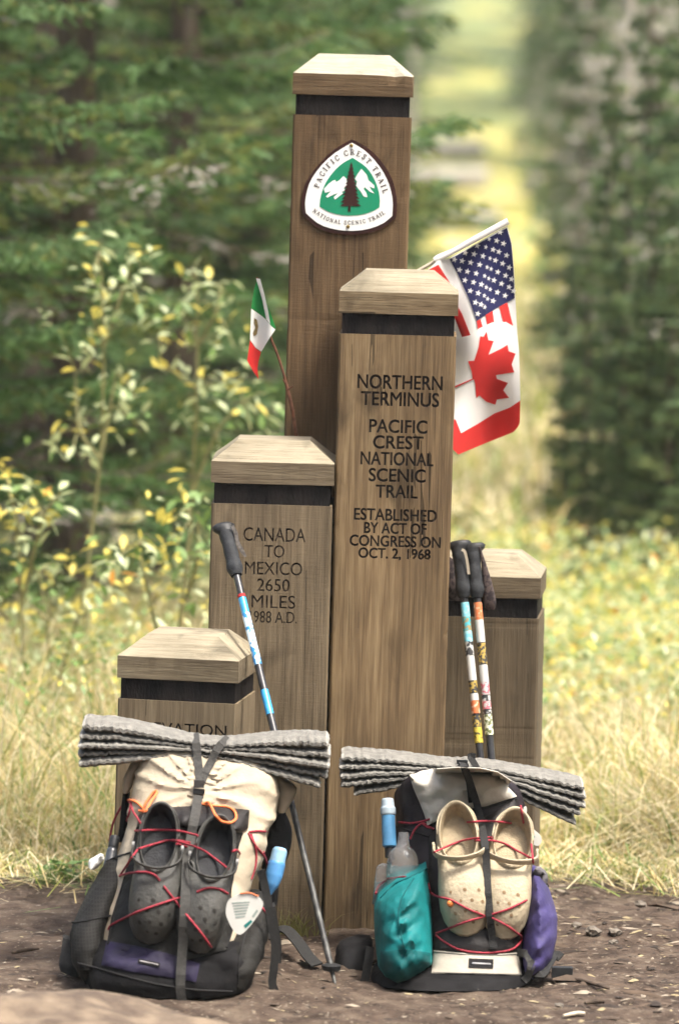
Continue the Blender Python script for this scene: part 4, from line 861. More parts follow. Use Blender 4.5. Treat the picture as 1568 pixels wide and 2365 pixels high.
for c in ([(465, 890), (560, 862), (640, 845), (735, 868), (820, 905), (940, 995)], [(645, 842), (700, 850), (760, 862)], [(668, 862), (740, 884)], [(370, 1030), (430, 1015), (510, 1012), (556, 1030), (580, 1056)], [(600, 1085), (700, 1212), (790, 1322), (850, 1406)],
          [(308, 1315), (325, 1290), (380, 1260), (460, 1222), (600, 1172), (704, 1140)], [(775, 1115), (830, 1095), (890, 1100), (938, 1125)], [(368, 1034), (400, 985), (432, 935), (462, 895)], [(315, 850), (338, 745), (385, 660), (425, 645), (438, 690), (478, 752)],
          [(430, 645), (420, 700), (400, 760)], [(450, 795), (560, 790), (680, 795), (780, 820)], [(1050, 800), (1095, 796), (1145, 800)], [(1045, 805), (1080, 870), (1128, 930), (1150, 990), (1160, 1010)], [(1060, 812), (1085, 900), (1082, 980), (1060, 1050)], [(960, 902), (985, 896), (1000, 915)], [(1112, 1192), (1135, 1222), (1160, 1242)], [(1125, 905), (1140, 960), (1150, 1000), (1190, 1008)]):
    cord('bungee_cord', Z1, c, S1, CORD, pk, r=.0024)
for c in ([(395, 630), (450, 640), (495, 680), (490, 695), (505, 650), (540, 600), (560, 584), (562, 600), (535, 640), (508, 690)], [(470, 690), (500, 690)], [(790, 655), (835, 645), (850, 668), (872, 712), (905, 745), (950, 752), (980, 728), (970, 690), (930, 668), (860, 662), (800, 652)]):
    cord('orange_cord', Z1, c, S1, ORANGE, pk, r=.0029, off=.006)
bottle('water_bottle', 'black-capped bottle neck poking out of the left mesh pocket', 'bottle', Z1, (345, 825), (310, 1010), -.60, -.64, [(0, 24), (.08, 27), (.3, 27), (.34, 24), (.4, 30), (1, 36)], [('cap', 0, .34, RUBBER), ('bottle_body', .34, 1, M('smoky_plastic', (.05, .055, .06, 1), .25, spec=.6))])
bottle('water_bottle', 'small blue squeeze bottle at the right of the beige-topped pack', 'bottle', Z1, (1213, 885), (1155, 1130), -.60, -.63, [(0, 30), (.06, 40), (.3, 42), (.32, 46), (.6, 46), (.8, 36), (1, 10)], [('cap', 0, .30, M('sky_blue_cap', (.24, .42, .60, 1), .4)), ('bottle_body', .30, 1, M('deep_blue_bottle_plastic', (.08, .25, .50, 1), .35, .15, 30, spec=.4))])
loft('plastic_bag', M('crumpled_clear_film', (.70, .70, .66, 1), .3, .15, 40, .6, 50), None, zl(Z1, (255, 920), (215, 950), (205, 985)), zl(Z1, (290, 925), (290, 950), (240, 1000)), -.66, .02, .02, n=2, rows=12, segs=14, wr=.012, freq=30)
tag(bpy.data.objects['plastic_bag'], 'crumpled white film showing behind the left mesh pocket', 'bag')
tg = thing('trail_tag', 'white rounded-triangle tag with small print on the left pack', 'tag', S1.hit(*Z1(1000, 1340), .01))
TGP = [(935, 1170), (960, 1145), (1000, 1125), (1050, 1122), (1095, 1140), (1122, 1175), (1110, 1215), (1080, 1260), (1045, 1305), (1002, 1340), (965, 1315), (940, 1270), (926, 1225)]
t0 = S1.hit(*Z1(930, 1200), .02).y - .012; t1 = S1.hit(*Z1(1110, 1200), .02).y - .005; TY = lambda x, y, k: at(x, y, min(t0, t1) - .004 + k)
sheet('card', zl(Z1, *TGP), lambda x, y, d: TY(x, y, 0), WHITEP, tg, thick=.0025, step=8, smooth_outline=True)
for i in range(6): sheet('print_line', zl(Z1, (962 + i * 3 - (i == 0) * 6, 1172 + i * 15), (1052 - i * 5, 1158 + i * 15 + 8), (1052 - i * 5, 1164 + i * 15 + 8), (962 + i * 3, 1178 + i * 15)), lambda x, y, d: TY(x, y, -.0006), INKG, tg, thick=.0004, step=20)
sheet('print_mark', zl(Z1, (1020, 1292), (1058, 1262), (1066, 1274), (1030, 1306)), lambda x, y, d: TY(x, y, -.0006), INKT, tg, thick=.0004, step=20)
sheet('print_mark', zl(Z1, (1062, 1245), (1088, 1208), (1096, 1216), (1072, 1252)), lambda x, y, d: TY(x, y, -.0006), INKG, tg, thick=.0004, step=20)
tube('orange_edge', [TY(*p, -.001) for p in zl(Z1, (1000, 1124), (1050, 1121), (1096, 1139))], .0016, ORANGE, tg, 6, n=10)

# ------------------------------------------------------------------ right pack
pr = thing('backpack', 'right backpack with white top flap, teal and violet side bags', 'backpack', ground(1100, 2290), 'backpacks leaning on the posts')
S2 = Surf()
loft('pack_bag', PLUM, pr, zl(Z2, (540, 300), (465, 360), (410, 440), (422, 560), (440, 700), (500, 850), (520, 1000), (520, 1200), (500, 1360)), zl(Z2, (950, 320), (1040, 380), (1085, 450), (1108, 560), (1130, 700), (1140, 850), (1130, 1000), (1120, 1200), (1110, 1360)),
     [-.34, -.31, -.27, -.26, -.28, -.33, -.40, -.48, -.53], [.03, .075, .10, .12, .13, .135, .14, .145, .15], [.03, .09, .11, .12, .12, .12, .12, .12, .12], n=2.7, rows=40, segs=44, wr=.016, freq=9, seed=12, surf=S2)
loft('pack_base', BLK, pr, zl(Z2, (360, 1290), (300, 1340), (300, 1390), (360, 1420)), zl(Z2, (1110, 1290), (1145, 1340), (1140, 1390), (1080, 1420)), [-.51, -.53, -.54, -.54], [.13, .165, .175, .12], [.10, .12, .12, .1], n=2.8, rows=18, segs=40, wr=.010, freq=8, seed=14, surf=S2)
panel('front_pocket', Z2, [(600, 640), (700, 570), (870, 560), (1060, 450), (1090, 560), (1120, 700), (1130, 900), (1100, 1100), (1085, 1270), (620, 1260), (610, 1050), (596, 850)], S2, COLLAR, pr, off=.006, bulge=.02, bd=60, step=10, wr=.004)
panel('top_flap', Z2, [(497, 330), (560, 308), (640, 296), (750, 288), (870, 292), (960, 312), (1030, 358), (1012, 390), (1060, 440), (990, 462), (900, 492), (830, 502), (740, 530), (660, 560), (590, 592), (572, 530), (548, 470), (515, 395)], S2, CANVAS, pr, off=.008, bulge=.012, bd=40, step=8, wr=.010, thick=.01)
panel('base_panel', Z2, [(622, 1250), (760, 1262), (920, 1270), (1060, 1262), (1075, 1310), (1086, 1378), (940, 1376), (780, 1372), (612, 1368), (616, 1310)], S2, M('dusty_off_white_cloth', (0.32, 0.292, 0.24, 1), .85, .2, 14, .3, 30), pr, off=.005, bulge=.008, bd=30, step=9)
panel('brand_label', Z2, [(808, 1292), (937, 1297), (935, 1342), (806, 1337)], S2, BLK, pr, off=.003, step=10, thick=.003)
cord('label_lettering', Z2, [(824, 1318), (850, 1319), (890, 1321), (922, 1323)], S2, M('silver_print', (.30, .30, .30, 1)), pr, r=.0028, off=.001)
# teal bag with bottles, violet bag
def bagfn(yc, bulge, bd, wr, sd, slope=0.):
    def fn(x, y, d):
        q = min(1, d / bd); a = noise.noise(Vector((x * .018 + sd, (y + x * .8) * .035, sd)))
        return at(x, y, yc + slope * (y - 2050) - bulge * math.sqrt(max(0, 1 - (1 - q) ** 2)) - wr * (a - .8 * abs(noise.noise(Vector((x * .03 - y * .012, y * .012, sd + 4))))) * q - wr * .45 * (1 - abs(noise.noise(Vector((x * .05 + y * .016, y * .018 - x * .01, sd + 8))))) ** 5 * q)
    return fn
tl = thing('stuff_bag', 'teal nylon bag bulging from the left side of the right pack', 'bag', ground(*Z2(480, 1450)))
TEALP = [(584, 806), (540, 834), (490, 856), (430, 885), (375, 935), (330, 985), (312, 1040), (312, 1150), (322, 1260), (330, 1330), (365, 1395), (430, 1438), (490, 1425), (560, 1375), (622, 1325), (622, 1200), (614, 1060), (604, 930)]
TPA = np.array(zl(Z2, *TEALP))
sheet('bag_cloth', zl(Z2, *TEALP), bagfn(-.50, .135, 60, .022, 1., -.0005), TEAL, tl, surf=S2, thick=.16, step=5)
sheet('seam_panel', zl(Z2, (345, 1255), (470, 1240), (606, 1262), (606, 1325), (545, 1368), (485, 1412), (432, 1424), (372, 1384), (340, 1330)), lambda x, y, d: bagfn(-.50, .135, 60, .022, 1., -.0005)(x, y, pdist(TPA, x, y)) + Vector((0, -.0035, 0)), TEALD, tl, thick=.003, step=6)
vb = thing('stuff_bag', 'violet nylon bag on the right side of the right pack', 'bag', ground(*Z2(1150, 1400)))
VIOP = [(1150, 850), (1185, 862), (1215, 910), (1245, 985), (1272, 1070), (1270, 1180), (1245, 1290), (1200, 1365), (1140, 1405), (1095, 1385), (1080, 1260), (1095, 1100), (1112, 960), (1128, 890)]
sheet('bag_cloth', zl(Z2, *VIOP), bagfn(-.47, .12, 50, .026, 9., -.0005), VIOLET, vb, surf=S2, thick=.14, step=5)
loft('gathered_neck', M('grey_gathered_cloth', (.16, .15, .16, 1), .8, .4, 40, .5, 60), vb, zl(Z2, (1150, 815), (1140, 850), (1150, 890)), zl(Z2, (1185, 810), (1225, 860), (1222, 915)), -.44, .03, .02, n=2, rows=12, segs=16, wr=.014, freq=34)
for c in ([(1190, 870), (1205, 890), (1222, 912)], [(1176, 830), (1200, 850)]): cord('draw_cord', Z2, c, S2, BLK, vb, r=.003, dflt=-.48)
bottle('water_filter', 'blue squeeze filter with milky cap above the teal bag', 'water filter', Z2, (381, 452), (393, 760), -.33, -.37, [(0, 28), (.02, 33), (.14, 36), (.16, 42), (.27, 42), (.29, 37), (.55, 38), (.82, 38), (.84, 26), (1, 26)], [('cap', 0, .29, CAPP), ('filter_body', .29, .84, BLUEP), ('spout', .84, 1, RUBBER)])
bottle('water_bottle', 'clear ribbed plastic bottle standing in the teal bag', 'bottle', Z2, (466, 630), (452, 1000), -.40, -.44, [(0, 26), (.05, 29), (.13, 29), (.15, 33), (.19, 33), (.25, 62), (.33, 80), (.45, 86), (.6, 86), (.66, 82), (1, 86)], [('bottle_body', 0, 1, CLEAR)])
bottle('water_bottle', 'second clear plastic bottle, lower and half hidden left of the first', 'bottle', Z2, (365, 795), (345, 1010), -.38, -.41, [(0, 20), (.08, 42), (.5, 46), (1, 46)], [('bottle_body', 0, 1, CLEAR)])
padR, SPR = foam_pad('grey accordion-folded foam pad strapped on the pack with teal bag', [(138, 220, 46), (130, 266, 44), (132, 312, 46), (138, 356, 46), (205, 402, 40)], [(690, 262, 34), (690, 278, 26), (690, 292, 26), (690, 305, 26), (690, 318, 26)], [(880, 268, 34), (880, 284, 26), (880, 299, 26), (880, 314, 26), (880, 328, 26)], [(1405, 375, 48), (1415, 420, 46), (1408, 464, 44), (1388, 506, 44), (1360, 556, 36)], Z2, -.285, -.13, 24, 8)
S2.add(SPR.V, SPR.F)
for c in ([(616, 1255), (760, 1268), (920, 1276), (1062, 1268)], [(612, 1364), (780, 1368), (940, 1372), (1084, 1374)]): cord('stitching', Z2, c, S2, M('grey_stitching', (.16, .15, .13, 1)), pr, r=.0011, off=.0006)
for c in ([(430, 600), (560, 640), (600, 650)], [(1060, 452), (900, 500), (740, 540), (592, 600)]): cord('seam', Z2, c, S2, SEAM, pr, r=.0022, off=.0008)
for c in ([(586, 820), (500, 866), (420, 902), (345, 975)],): cord('drawstring_hem', Z2, c, S2, TEALD, tl, r=.0024, off=.0012)
for c in ([(470, 1240), (440, 1100), (455, 980), (520, 870)],): cord('seam', Z2, c, S2, TEALD, tl, r=.0014, off=.0006)
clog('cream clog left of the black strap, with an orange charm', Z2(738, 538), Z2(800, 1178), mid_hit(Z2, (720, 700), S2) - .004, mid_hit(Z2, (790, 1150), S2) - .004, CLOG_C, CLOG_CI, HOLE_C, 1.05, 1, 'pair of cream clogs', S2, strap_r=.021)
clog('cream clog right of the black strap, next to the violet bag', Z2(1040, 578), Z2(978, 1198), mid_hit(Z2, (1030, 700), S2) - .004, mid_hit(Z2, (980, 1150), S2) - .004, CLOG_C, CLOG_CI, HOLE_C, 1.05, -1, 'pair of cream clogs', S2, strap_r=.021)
ch = S2.hit(*Z2(710, 1003), .001); V, Fc = tubegeo([ch, ch + Vector((0, -.004, 0)), ch + Vector((0, -.007, 0))], [.0075, .0075, .004], 10); tag(mesh('clog_charm', V, Fc, M('orange_charm', (.55, .16, .04, 1), .5)), 'small orange charm pushed into the left cream clog', 'charm')
strap('compression_strap', Z2, [(772, 262), (800, 330), (830, 420), (855, 500), (872, 580), (890, 680), (900, 780), (905, 900), (912, 1000), (920, 1090), (930, 1180), (938, 1240)], S2, .016, DWEB, pr, off=.006, n=60)
strap('flap_strap', Z2, [(790, 268), (805, 350), (815, 420), (820, 472)], S2, .0125, BLK, pr, off=.004, n=16)
ribbon('strap_loop', [at(*p, y) for p, y in zip(zl(Z2, (842, 232), (815, 228), (835, 265), (862, 310), (888, 352)), (-.30, -.29, -.31, -.34, -.36))], .014, DWEB, pr, n=18)
bc = S2.hit(*Z2(772, 268), .006); V, Fc = boxgeo(bc.x - .012, bc.x + .012, bc.y - .004, bc.y + .004, bc.z - .008, bc.z + .008); mesh('buckle', V, Fc, RUBBER, pr, smooth=False)
for c in ([(622, 735), (700, 700), (790, 668), (900, 655), (935, 660)], [(840, 672), (930, 672), (1000, 690), (1060, 725), (1135, 765)], [(595, 895), (605, 940), (640, 965), (715, 985), (800, 1030), (890, 1068)], [(635, 1160), (700, 1135), (790, 1100), (890, 1070)], [(930, 1060), (1020, 1030), (1112, 985)], [(930, 1078), (1000, 1115), (1050, 1150), (1084, 1180), (1070, 1215), (1030, 1245), (960, 1258), (870, 1262), (760, 1245), (680, 1205), (635, 1170)],
          [(440, 576), (500, 580), (560, 572), (600, 560)], [(500, 664), (520, 620), (545, 592), (570, 582), (600, 600), (625, 612)], [(560, 580), (590, 600), (610, 605)], [(800, 575), (880, 570), (960, 572), (1030, 580)], [(318, 950), (350, 900), (400, 872), (475, 862)], [(1080, 490), (1088, 540), (1095, 580)], [(1135, 690), (1140, 740), (1145, 790)]):
    cord('bungee_cord', Z2, c, S2, CORD, pr, r=.0024, dflt=-.42)
sp = thing('spoon_tag', 'white long-handled tag hanging at the upper right of the right pack', 'tag', at(*Z2(1160, 700), -.42))
sheet('tag_body', zl(Z2, (1095, 500), (1110, 495), (1112, 520), (1106, 545), (1125, 590), (1155, 620), (1182, 645), (1190, 675), (1175, 698), (1150, 694), (1132, 665), (1122, 620), (1104, 560), (1098, 530)), lambda x, y, d: at(x, y, -.415), WHITEP, sp, thick=.004, step=7, smooth_outline=True)
sheet('print_mark', zl(Z2, (1132, 640), (1142, 632), (1156, 652), (1148, 662)), lambda x, y, d: at(x, y, -.4156), INKT, sp, thick=.0004, step=12)
loft('hip_belt', BLK, pr, zl(Z2, (200, 1180), (120, 1215), (104, 1280), (108, 1350), (150, 1400)), zl(Z2, (300, 1190), (310, 1220), (305, 1290), (300, 1350), (270, 1400)), [-.40, -.42, -.44, -.46, -.47], [.02, .05, .06, .06, .03], .05, n=2.4, rows=20, segs=22, wr=.016, freq=12, seed=3)
strap('belt_strap', Z2, [(290, 1230), (282, 1300), (265, 1390), (250, 1460), (235, 1528)], S2, .018, DWEB, pr, off=.004, dflt=-.60, n=20)
ribbon('belt_webbing', [ground(*Z2(*p)) + Vector((0, 0, h)) for p, h in (((1100, 1400), .02), ((1180, 1425), .02), ((1215, 1400), .03), ((1250, 1370), .04), ((1290, 1372), .035))], .022, DWEB, pr, thick=.004, n=16, nrm=(0, -.7, .7))
bk = ground(*Z2(1295, 1400)); V, Fc = boxgeo(bk.x - .022, bk.x + .022, bk.y - .012, bk.y + .012, bk.z + .004, bk.z + .026); mesh('belt_buckle', V, Fc, RUBBER, pr, smooth=False)
strap('side_webbing', Z2, [(1062, 1260), (1110, 1270), (1135, 1320), (1120, 1380), (1095, 1410)], S2, .016, WEB, pr, off=.004, dflt=-.62, n=20)
# ------------------------------------------------------------------ rock, stones, sticks, litter
ROCKM = M('tan_rock', (.19, .145, .10, 1), .95, .3, 14, .9, 40, col2=(.085, .062, .045, 1)); STONE = M('grey_tan_stone', (.15, .13, .105, 1), .9, .3, 25, .5, 60)
STICK = M('bleached_stick', (.50, .44, .33, 1), .9, .3, 30); BARK = M('dark_twig', (.07, .05, .035, 1), .9, .4, 40)
def rock(name, c, rx, ry, rz, seed, mat, label, group=None, rough=.25, sub=3, kind='rock'):
    import bmesh
    bm = bmesh.new(); bmesh.ops.create_icosphere(bm, subdivisions=sub, radius=1)
    for v in bm.verts:
        q = v.co * 1.3 + Vector((seed * 5.1, seed * 2.7, seed)); d = 1 + rough * noise.noise(q) + rough * .5 * noise.noise(q * 2.6) + rough * .25 * noise.noise(q * 6)
        v.co = Vector((v.co.x * rx * d, v.co.y * ry * d, v.co.z * rz * d))
    me = bpy.data.meshes.new(name); bm.to_mesh(me); bm.free(); me.materials.append(mat); me.polygons.foreach_set('use_smooth', [sub > 2] * len(me.polygons))
    o = bpy.data.objects.new(name, me); COL.objects.link(o); o.location = c; tag(o, label, kind, group); return o
rc = ground(120, 2430); rock('foreground_rock', (rc.x - .05, rc.y - .02, -.052), .46, .36, .15, 3, ROCKM, 'low tan rock in the bottom left corner of the dirt', rough=.18, sub=5)
for i, (px, py, sz, lb) in enumerate(((1367, 2157, 26, 'flat grey stone, left of two beside the violet bag'), (1420, 2157, 20, 'rounded tan stone right of the flat grey stone'), (1330, 2140, 16, 'pale stone touching the violet bag edge'), (1478, 2092, 18, 'low stone on the grass edge at right'), (1290, 2325, 12, 'small pale stone in front of the right pack'), (1415, 2178, 13, 'small stone below the rounded tan stone'))):
    c = ground(px, py); r = sz * .00075; rock('stone', (c.x, c.y, r * .3), r, r * .9, r * .6, i + 4, STONE, lb, 'stones on the dirt', rough=.45, sub=2, kind='stone')
for i, (a, b, r, m_, lb) in enumerate((((1475, 2003), (1575, 2040), .010, STICK, 'pale bleached stick lying at the right edge'), ((1395, 2318), (1350, 2322), .006, BARK, 'short dark stick in front of the right pack'), ((1325, 2265), (1405, 2288), .005, BARK, 'thin dark stick right of the belt buckle'), ((1350, 2345), (1300, 2350), .005, STICK, 'thin pale stick near the bottom edge'), ((30, 2205), (90, 2195), .005, BARK, 'dark stick on the dirt left of the left pack'))):
    A, B = ground(*a), ground(*b); z = Vector((0, 0, r * .8)); m1 = A.lerp(B, .4) + Vector((0, .01, 0))
    tag(tube('stick', [A + z, m1 + z, B + z], [r * .7, r, r * .9, r * .5], m_, None, 8, n=9), lb, 'stick', 'sticks on the dirt')
# uncountable litter: chips, pebbles, needles
LIT = [M('litter_pale', (.26, .22, .165, 1), .9), M('litter_brown', (.085, .06, .042, 1), .9), M('litter_dark', (.035, .026, .02, 1), .9), M('litter_straw', (.30, .245, .14, 1), .9)]
def litter():
    n = 11000; x = RNG.uniform(-1.35, 1.35, n); y = RNG.uniform(-1.6, 1.3, n) ; keep = (y < 1.1) & ~((np.abs(x) < .95) & (y > -.05) & (y < .5) & (x < .5)); x, y = x[keep], y[keep]; n = len(x)
    a = RNG.uniform(0, math.pi, n); big = np.where(x > .45, 1.35, 1.) ; ln = RNG.lognormal(math.log(.0040), .65, n) * big; wd = ln * RNG.uniform(.2, .7, n); h = ln * RNG.uniform(.10, .35, n)
    thin = RNG.random(n) < .35; wd = np.where(thin, ln * .12, wd); ln = np.where(thin, ln * 2.2, ln)
    z = np.array([bumpz(p, q) for p, q in zip(x, y)]); tilt = RNG.normal(0, .25, n)
    V = np.zeros((n, 6, 3)); ca, sa = np.cos(a), np.sin(a); j = RNG.uniform(.6, 1.3, (n, 5))
    for k, (u, v, w_) in enumerate(((-1, -.6, 0), (.9, -1, 0), (1, .7, 0), (-.8, 1, 0), (-.1, .1, 1), (.35, -.15, .9))):
        uu, vv = u * ln * (j[:, k] if k < 5 else 1), v * wd * (j[:, 4 - k] if k < 5 else 1); V[:, k, 0] = x + ca * uu - sa * vv; V[:, k, 1] = y + sa * uu + ca * vv; V[:, k, 2] = z + w_ * h + .001 + u * ln * tilt * .3
    base = (np.arange(n) * 6)[:, None]
    Fc = np.concatenate([base + np.array(f)[None] for f in ((0, 1, 5), (1, 2, 5), (2, 3, 4), (3, 0, 4), (0, 5, 4), (2, 4, 5))])
    mi = RNG.choice(4, n, p=[.12, .46, .32, .10]); o = fastmesh('ground_litter', V.reshape(-1, 3), Fc, LIT, np.tile(mi, 6)); tag(o, 'scattered bark chips, pebbles and needles on the trodden dirt', None, None, 'stuff')
litter()

# ------------------------------------------------------------------ grass (stuff)
GM = [M('straw_grass', (.58, .46, .22, 1), .8, .25, 3, trans=.35), M('bleached_grass', (.72, .64, .42, 1), .8, .2, 3, trans=.35), M('green_grass', (.13, .24, .055, 1), .75, .3, 3, trans=.4), M('yellow_green_grass', (.34, .36, .085, 1), .8, .25, 3, trans=.4), M('olive_grass', (.20, .20, .06, 1), .8, .3, 3, trans=.35)]
def blades(name, label, n, xf, yf, hf, wf, lean, probs, seed, flat=0.):
    r = np.random.default_rng(seed); y = yf(r, n); x = xf(r, n, y); k = np.array([q > grass_edge(p) + (r.normal() * .1) for p, q in zip(x, y)]); x, y = x[k], y[k]; n = len(x)
    clump = np.array([noise.noise(Vector((p * 2.5, q * 2.5, seed))) for p, q in zip(x, y)]); h = hf(r, n, x, y) * (1 + .5 * clump); w_ = wf(r, n, y); phi = r.uniform(0, 2 * math.pi, n) + clump * 2; le = np.abs(r.normal(lean, lean * .5, n)); az = r.uniform(-.7, .7, n)
    fade = np.clip((y - np.array([grass_edge(p) for p in x])) / .5, .25, 1); h = h * fade
    z0 = np.array([terrain(p, q) for p, q in zip(x, y)]); S = np.array([0, .3, .6, .85, 1.]); WW = np.array([1, .95, .75, .45, .08]); V = np.zeros((n, 5, 2, 3))
    for i, s in enumerate(S):
        cx = x + np.cos(phi) * le * h * s ** 1.9; cy = y + np.sin(phi) * le * h * s ** 1.9; cz = z0 - .01 + h * (s - np.minimum(.75, .42 * le) * s ** 3.)
        for j, sg in enumerate((-1, 1)): V[:, i, j, 0] = cx + np.cos(az) * sg * w_ * WW[i] / 2; V[:, i, j, 1] = cy + np.sin(az) * sg * w_ * WW[i] / 2; V[:, i, j, 2] = cz
    b = (np.arange(n) * 10)[:, None]; Fc = np.concatenate([b + np.array([i * 2, i * 2 + 1, i * 2 + 3, i * 2 + 2])[None] for i in range(4)]); P = probs(r, n, x, y, clump)
    o = fastmesh(name, V.reshape(-1, 3), Fc, GM, np.tile(P, 4)); tag(o, label, None, None, 'stuff'); return o
def xin(side):
    def f(r, n, y):
        hw = (y + 11) * 784 / FPX * 1.22; return np.where(side > 0, r.uniform(.22, 1., n), r.uniform(-1., -.12, n)) * hw if side else r.uniform(-1, 1, n) * hw
    return f
def ynear(a, b, p=1.6): return lambda r, n: a + (b - a) * r.random(n) ** p
def pick(ws): 
    ws = np.array(ws, float); ws /= ws.sum(); return lambda r, n, x, y, c: r.choice(5, n, p=ws)
blades('dry_grass', 'tall dry straw grass right of the posts', 26000, xin(1), ynear(.6, 5.5, 1.4), lambda r, n, x, y: r.uniform(.09, .33, n) * np.clip(1.25 - y * .16, .35, 1), lambda r, n, y: r.uniform(.0022, .0055, n) * (1 + y * .05), 1.0, pick([30, 38, 10, 20, 2]), 21)
blades('seeding_grass', 'green and straw coloured grass left of the posts', 24000, xin(-1), ynear(.6, 6, 1.4), lambda r, n, x, y: r.uniform(.10, .34, n), lambda r, n, y: r.uniform(.0016, .0036, n) * (1 + y * .05), .8, pick([38, 32, 15, 11, 4]), 22)
blades('meadow_grass', 'yellow-green meadow grass in the cut behind the posts', 13000, lambda r, n, y: (r.uniform(900, 1275, n) - CX) / FPX * (y + 11), ynear(8, 34, 1.3), lambda r, n, x, y: r.uniform(.2, .5, n), lambda r, n, y: r.uniform(.008, .018, n) * (1 + y * .03), .8, pick([22, 36, 8, 30, 4]), 23)
blades('arching_grass', 'long bleached grass stems arching over at right', 800, xin(1), ynear(.7, 2.6, 1.2), lambda r, n, x, y: r.uniform(.28, .5, n), lambda r, n, y: r.uniform(.0025, .0048, n), 1.1, pick([30, 60, 0, 10, 0]), 24)
blades('arching_grass', 'scattered tall grass stems at left', 500, xin(-1), ynear(.8, 3.0, 1.2), lambda r, n, x, y: r.uniform(.3, .6, n), lambda r, n, y: r.uniform(.0025, .005, n), .7, pick([40, 35, 10, 15, 0]), 25)
def fray():
    n = 3000; r = np.random.default_rng(5); x = r.uniform(-1.2, 1.2, n); e = np.array([grass_edge(p) for p in x]); y = e + r.normal(0, .16, n)
    V = np.zeros((n, 4, 3)); a = r.uniform(0, 2 * math.pi, n); ln = r.uniform(.04, .16, n); w_ = .0016; rise = r.uniform(0, .05, n)
    for k, (u, s) in enumerate(((0, -1), (1, -1), (1, 1), (0, 1))): V[:, k, 0] = x + np.cos(a) * ln * u - np.sin(a) * w_ * s; V[:, k, 1] = y + np.sin(a) * ln * u + np.cos(a) * w_ * s; V[:, k, 2] = .008 + u * rise
    o = fastmesh('trampled_grass', V.reshape(-1, 3), np.arange(n * 4).reshape(-1, 4), GM, r.choice(5, n, p=[.3, .35, .2, .1, .05])); tag(o, 'flattened straw along the edge of the dirt', None, None, 'stuff')
fray()
def tuft(px, py, n, h, label, seed, mi):
    c = ground(px, py); r = np.random.default_rng(seed); V, Fc = [], []; 
    for i in range(n):
        a = r.uniform(0, 2 * math.pi); l = r.uniform(.4, 1.0) * h; le = r.uniform(.3, 1.3); b = c + Vector((r.normal(0, .02), r.normal(0, .012), 0)); o = len(V); w_ = .0013
        for s in (0, .35, .7, 1.):
            p = b + Vector((math.cos(a) * le * l * s * s, math.sin(a) * le * l * s * s * .6, l * (s - .35 * min(1, le) * s ** 3)))
            V += [p + Vector((-w_ * (1.02 - s), 0, 0)), p + Vector((w_ * (1.02 - s), 0, 0))]
        Fc += [(o + 2 * k, o + 2 * k + 1, o + 2 * k + 3, o + 2 * k + 2) for k in range(3)]
    tag(mesh('grass_tuft', V, Fc, GM[mi], None, smooth=False), label, 'grass')
tuft(690, 2160, 60, .085, 'thin grass tuft at the foot of the posts between the packs', 1, 4); tuft(120, 2040, 40, .08, 'green tuft at the dirt edge left of the left pack', 2, 2)

# ------------------------------------------------------------------ broad leaves: shrubs and undergrowth
LEAFM = [M('pale_green_leaf', (.50, .56, .31, 1), .4, .25, 20, trans=.35, spec=.5), M('yellow_leaf', (.66, .56, .12, 1), .5, .25, 20, trans=.4, spec=.4), M('orange_leaf', (.58, .28, .05, 1), .55, .3, 20, trans=.35), M('green_leaf', (.16, .26, .07, 1), .5, .3, 20, trans=.35, spec=.5)]
def leafmesh(i):
    V = [(0, 0, 0), (.28, .16, .05), (.62, .19, .03), (1, 0, -.10), (.62, -.19, .03), (.28, -.16, .05), (.3, 0, 0), (.65, 0, -.03)]
    Fc = [(0, 6, 1), (1, 6, 7, 2), (2, 7, 3), (0, 5, 6), (5, 4, 7, 6), (4, 3, 7)]
    me = bpy.data.meshes.new('leaf'); me.from_pydata(V, [], Fc); me.materials.append(LEAFM[i]); me.polygons.foreach_set('use_smooth', [True] * 6); me.update(); return me
LM = [leafmesh(i) for i in range(4)]; STEMM = M('green_brown_stem', (.20, .19, .08, 1), .8, .3, 20)
def leafdir(rnd): 
    return Matrix.Rotation(rnd.uniform(0, 6.283), 3, 'Z') @ Matrix.Rotation(rnd.uniform(-.5, 1.0), 3, 'Y') @ Matrix.Rotation(rnd.uniform(-.6, .6), 3, 'X')
def shrub(label, Y, base, stems, clusters, seed, per=7, size=.05, w=(8, 3, .3, 1.5), spread=.040):
    rnd = random.Random(seed); b = at(*base, Y); b.z = 0; root = thing('leafy_shrub', label, 'shrub', b, 'yellowing shrubs under the spruces')
    for s in stems: tube('stem', [at(p[0], p[1], Y + rnd.uniform(-.05, .05)) for p in s], [.006, .005, .003], STEMM, root, 6, n=14)
    for (cx, cy) in clusters:
        c = at(cx, cy, Y + rnd.uniform(-.15, .15)); tone = rnd.choices((0, 1, 2, 3), w)[0]
        near = min((at(p[0], p[1], Y) for s in stems for p in s), key=lambda q: (q - c).length)
        tube('twig', [near, near.lerp(c, .5) + Vector((0, 0, .01)), c], [.0025, .0018], STEMM, root, 5, n=6)
        for k in range(per):
            i = tone if rnd.random() < .55 else rnd.choices((0, 1, 2, 3), w)[0]
            o = bpy.data.objects.new('leaf', LM[i]); COL.objects.link(o); o.parent = root
            p = c + Vector((rnd.gauss(0, spread), rnd.gauss(0, spread), rnd.gauss(0, spread * .75))); s = size * rnd.uniform(.65, 1.25)
            o.matrix_local = Matrix.Translation(p - b) @ (leafdir(rnd).to_4x4()) @ Matrix.Scale(s, 4)
    return root
c1 = zl(Z9, (520, 250), (690, 270), (745, 360), (500, 350), (500, 430), (650, 460), (540, 510), (740, 550), (610, 580), (480, 610), (310, 680), (470, 680), (440, 800), (490, 920), (640, 950), (710, 1040), (480, 1110), (360, 1150), (270, 1260), (380, 1330), (730, 1190), (660, 1110))
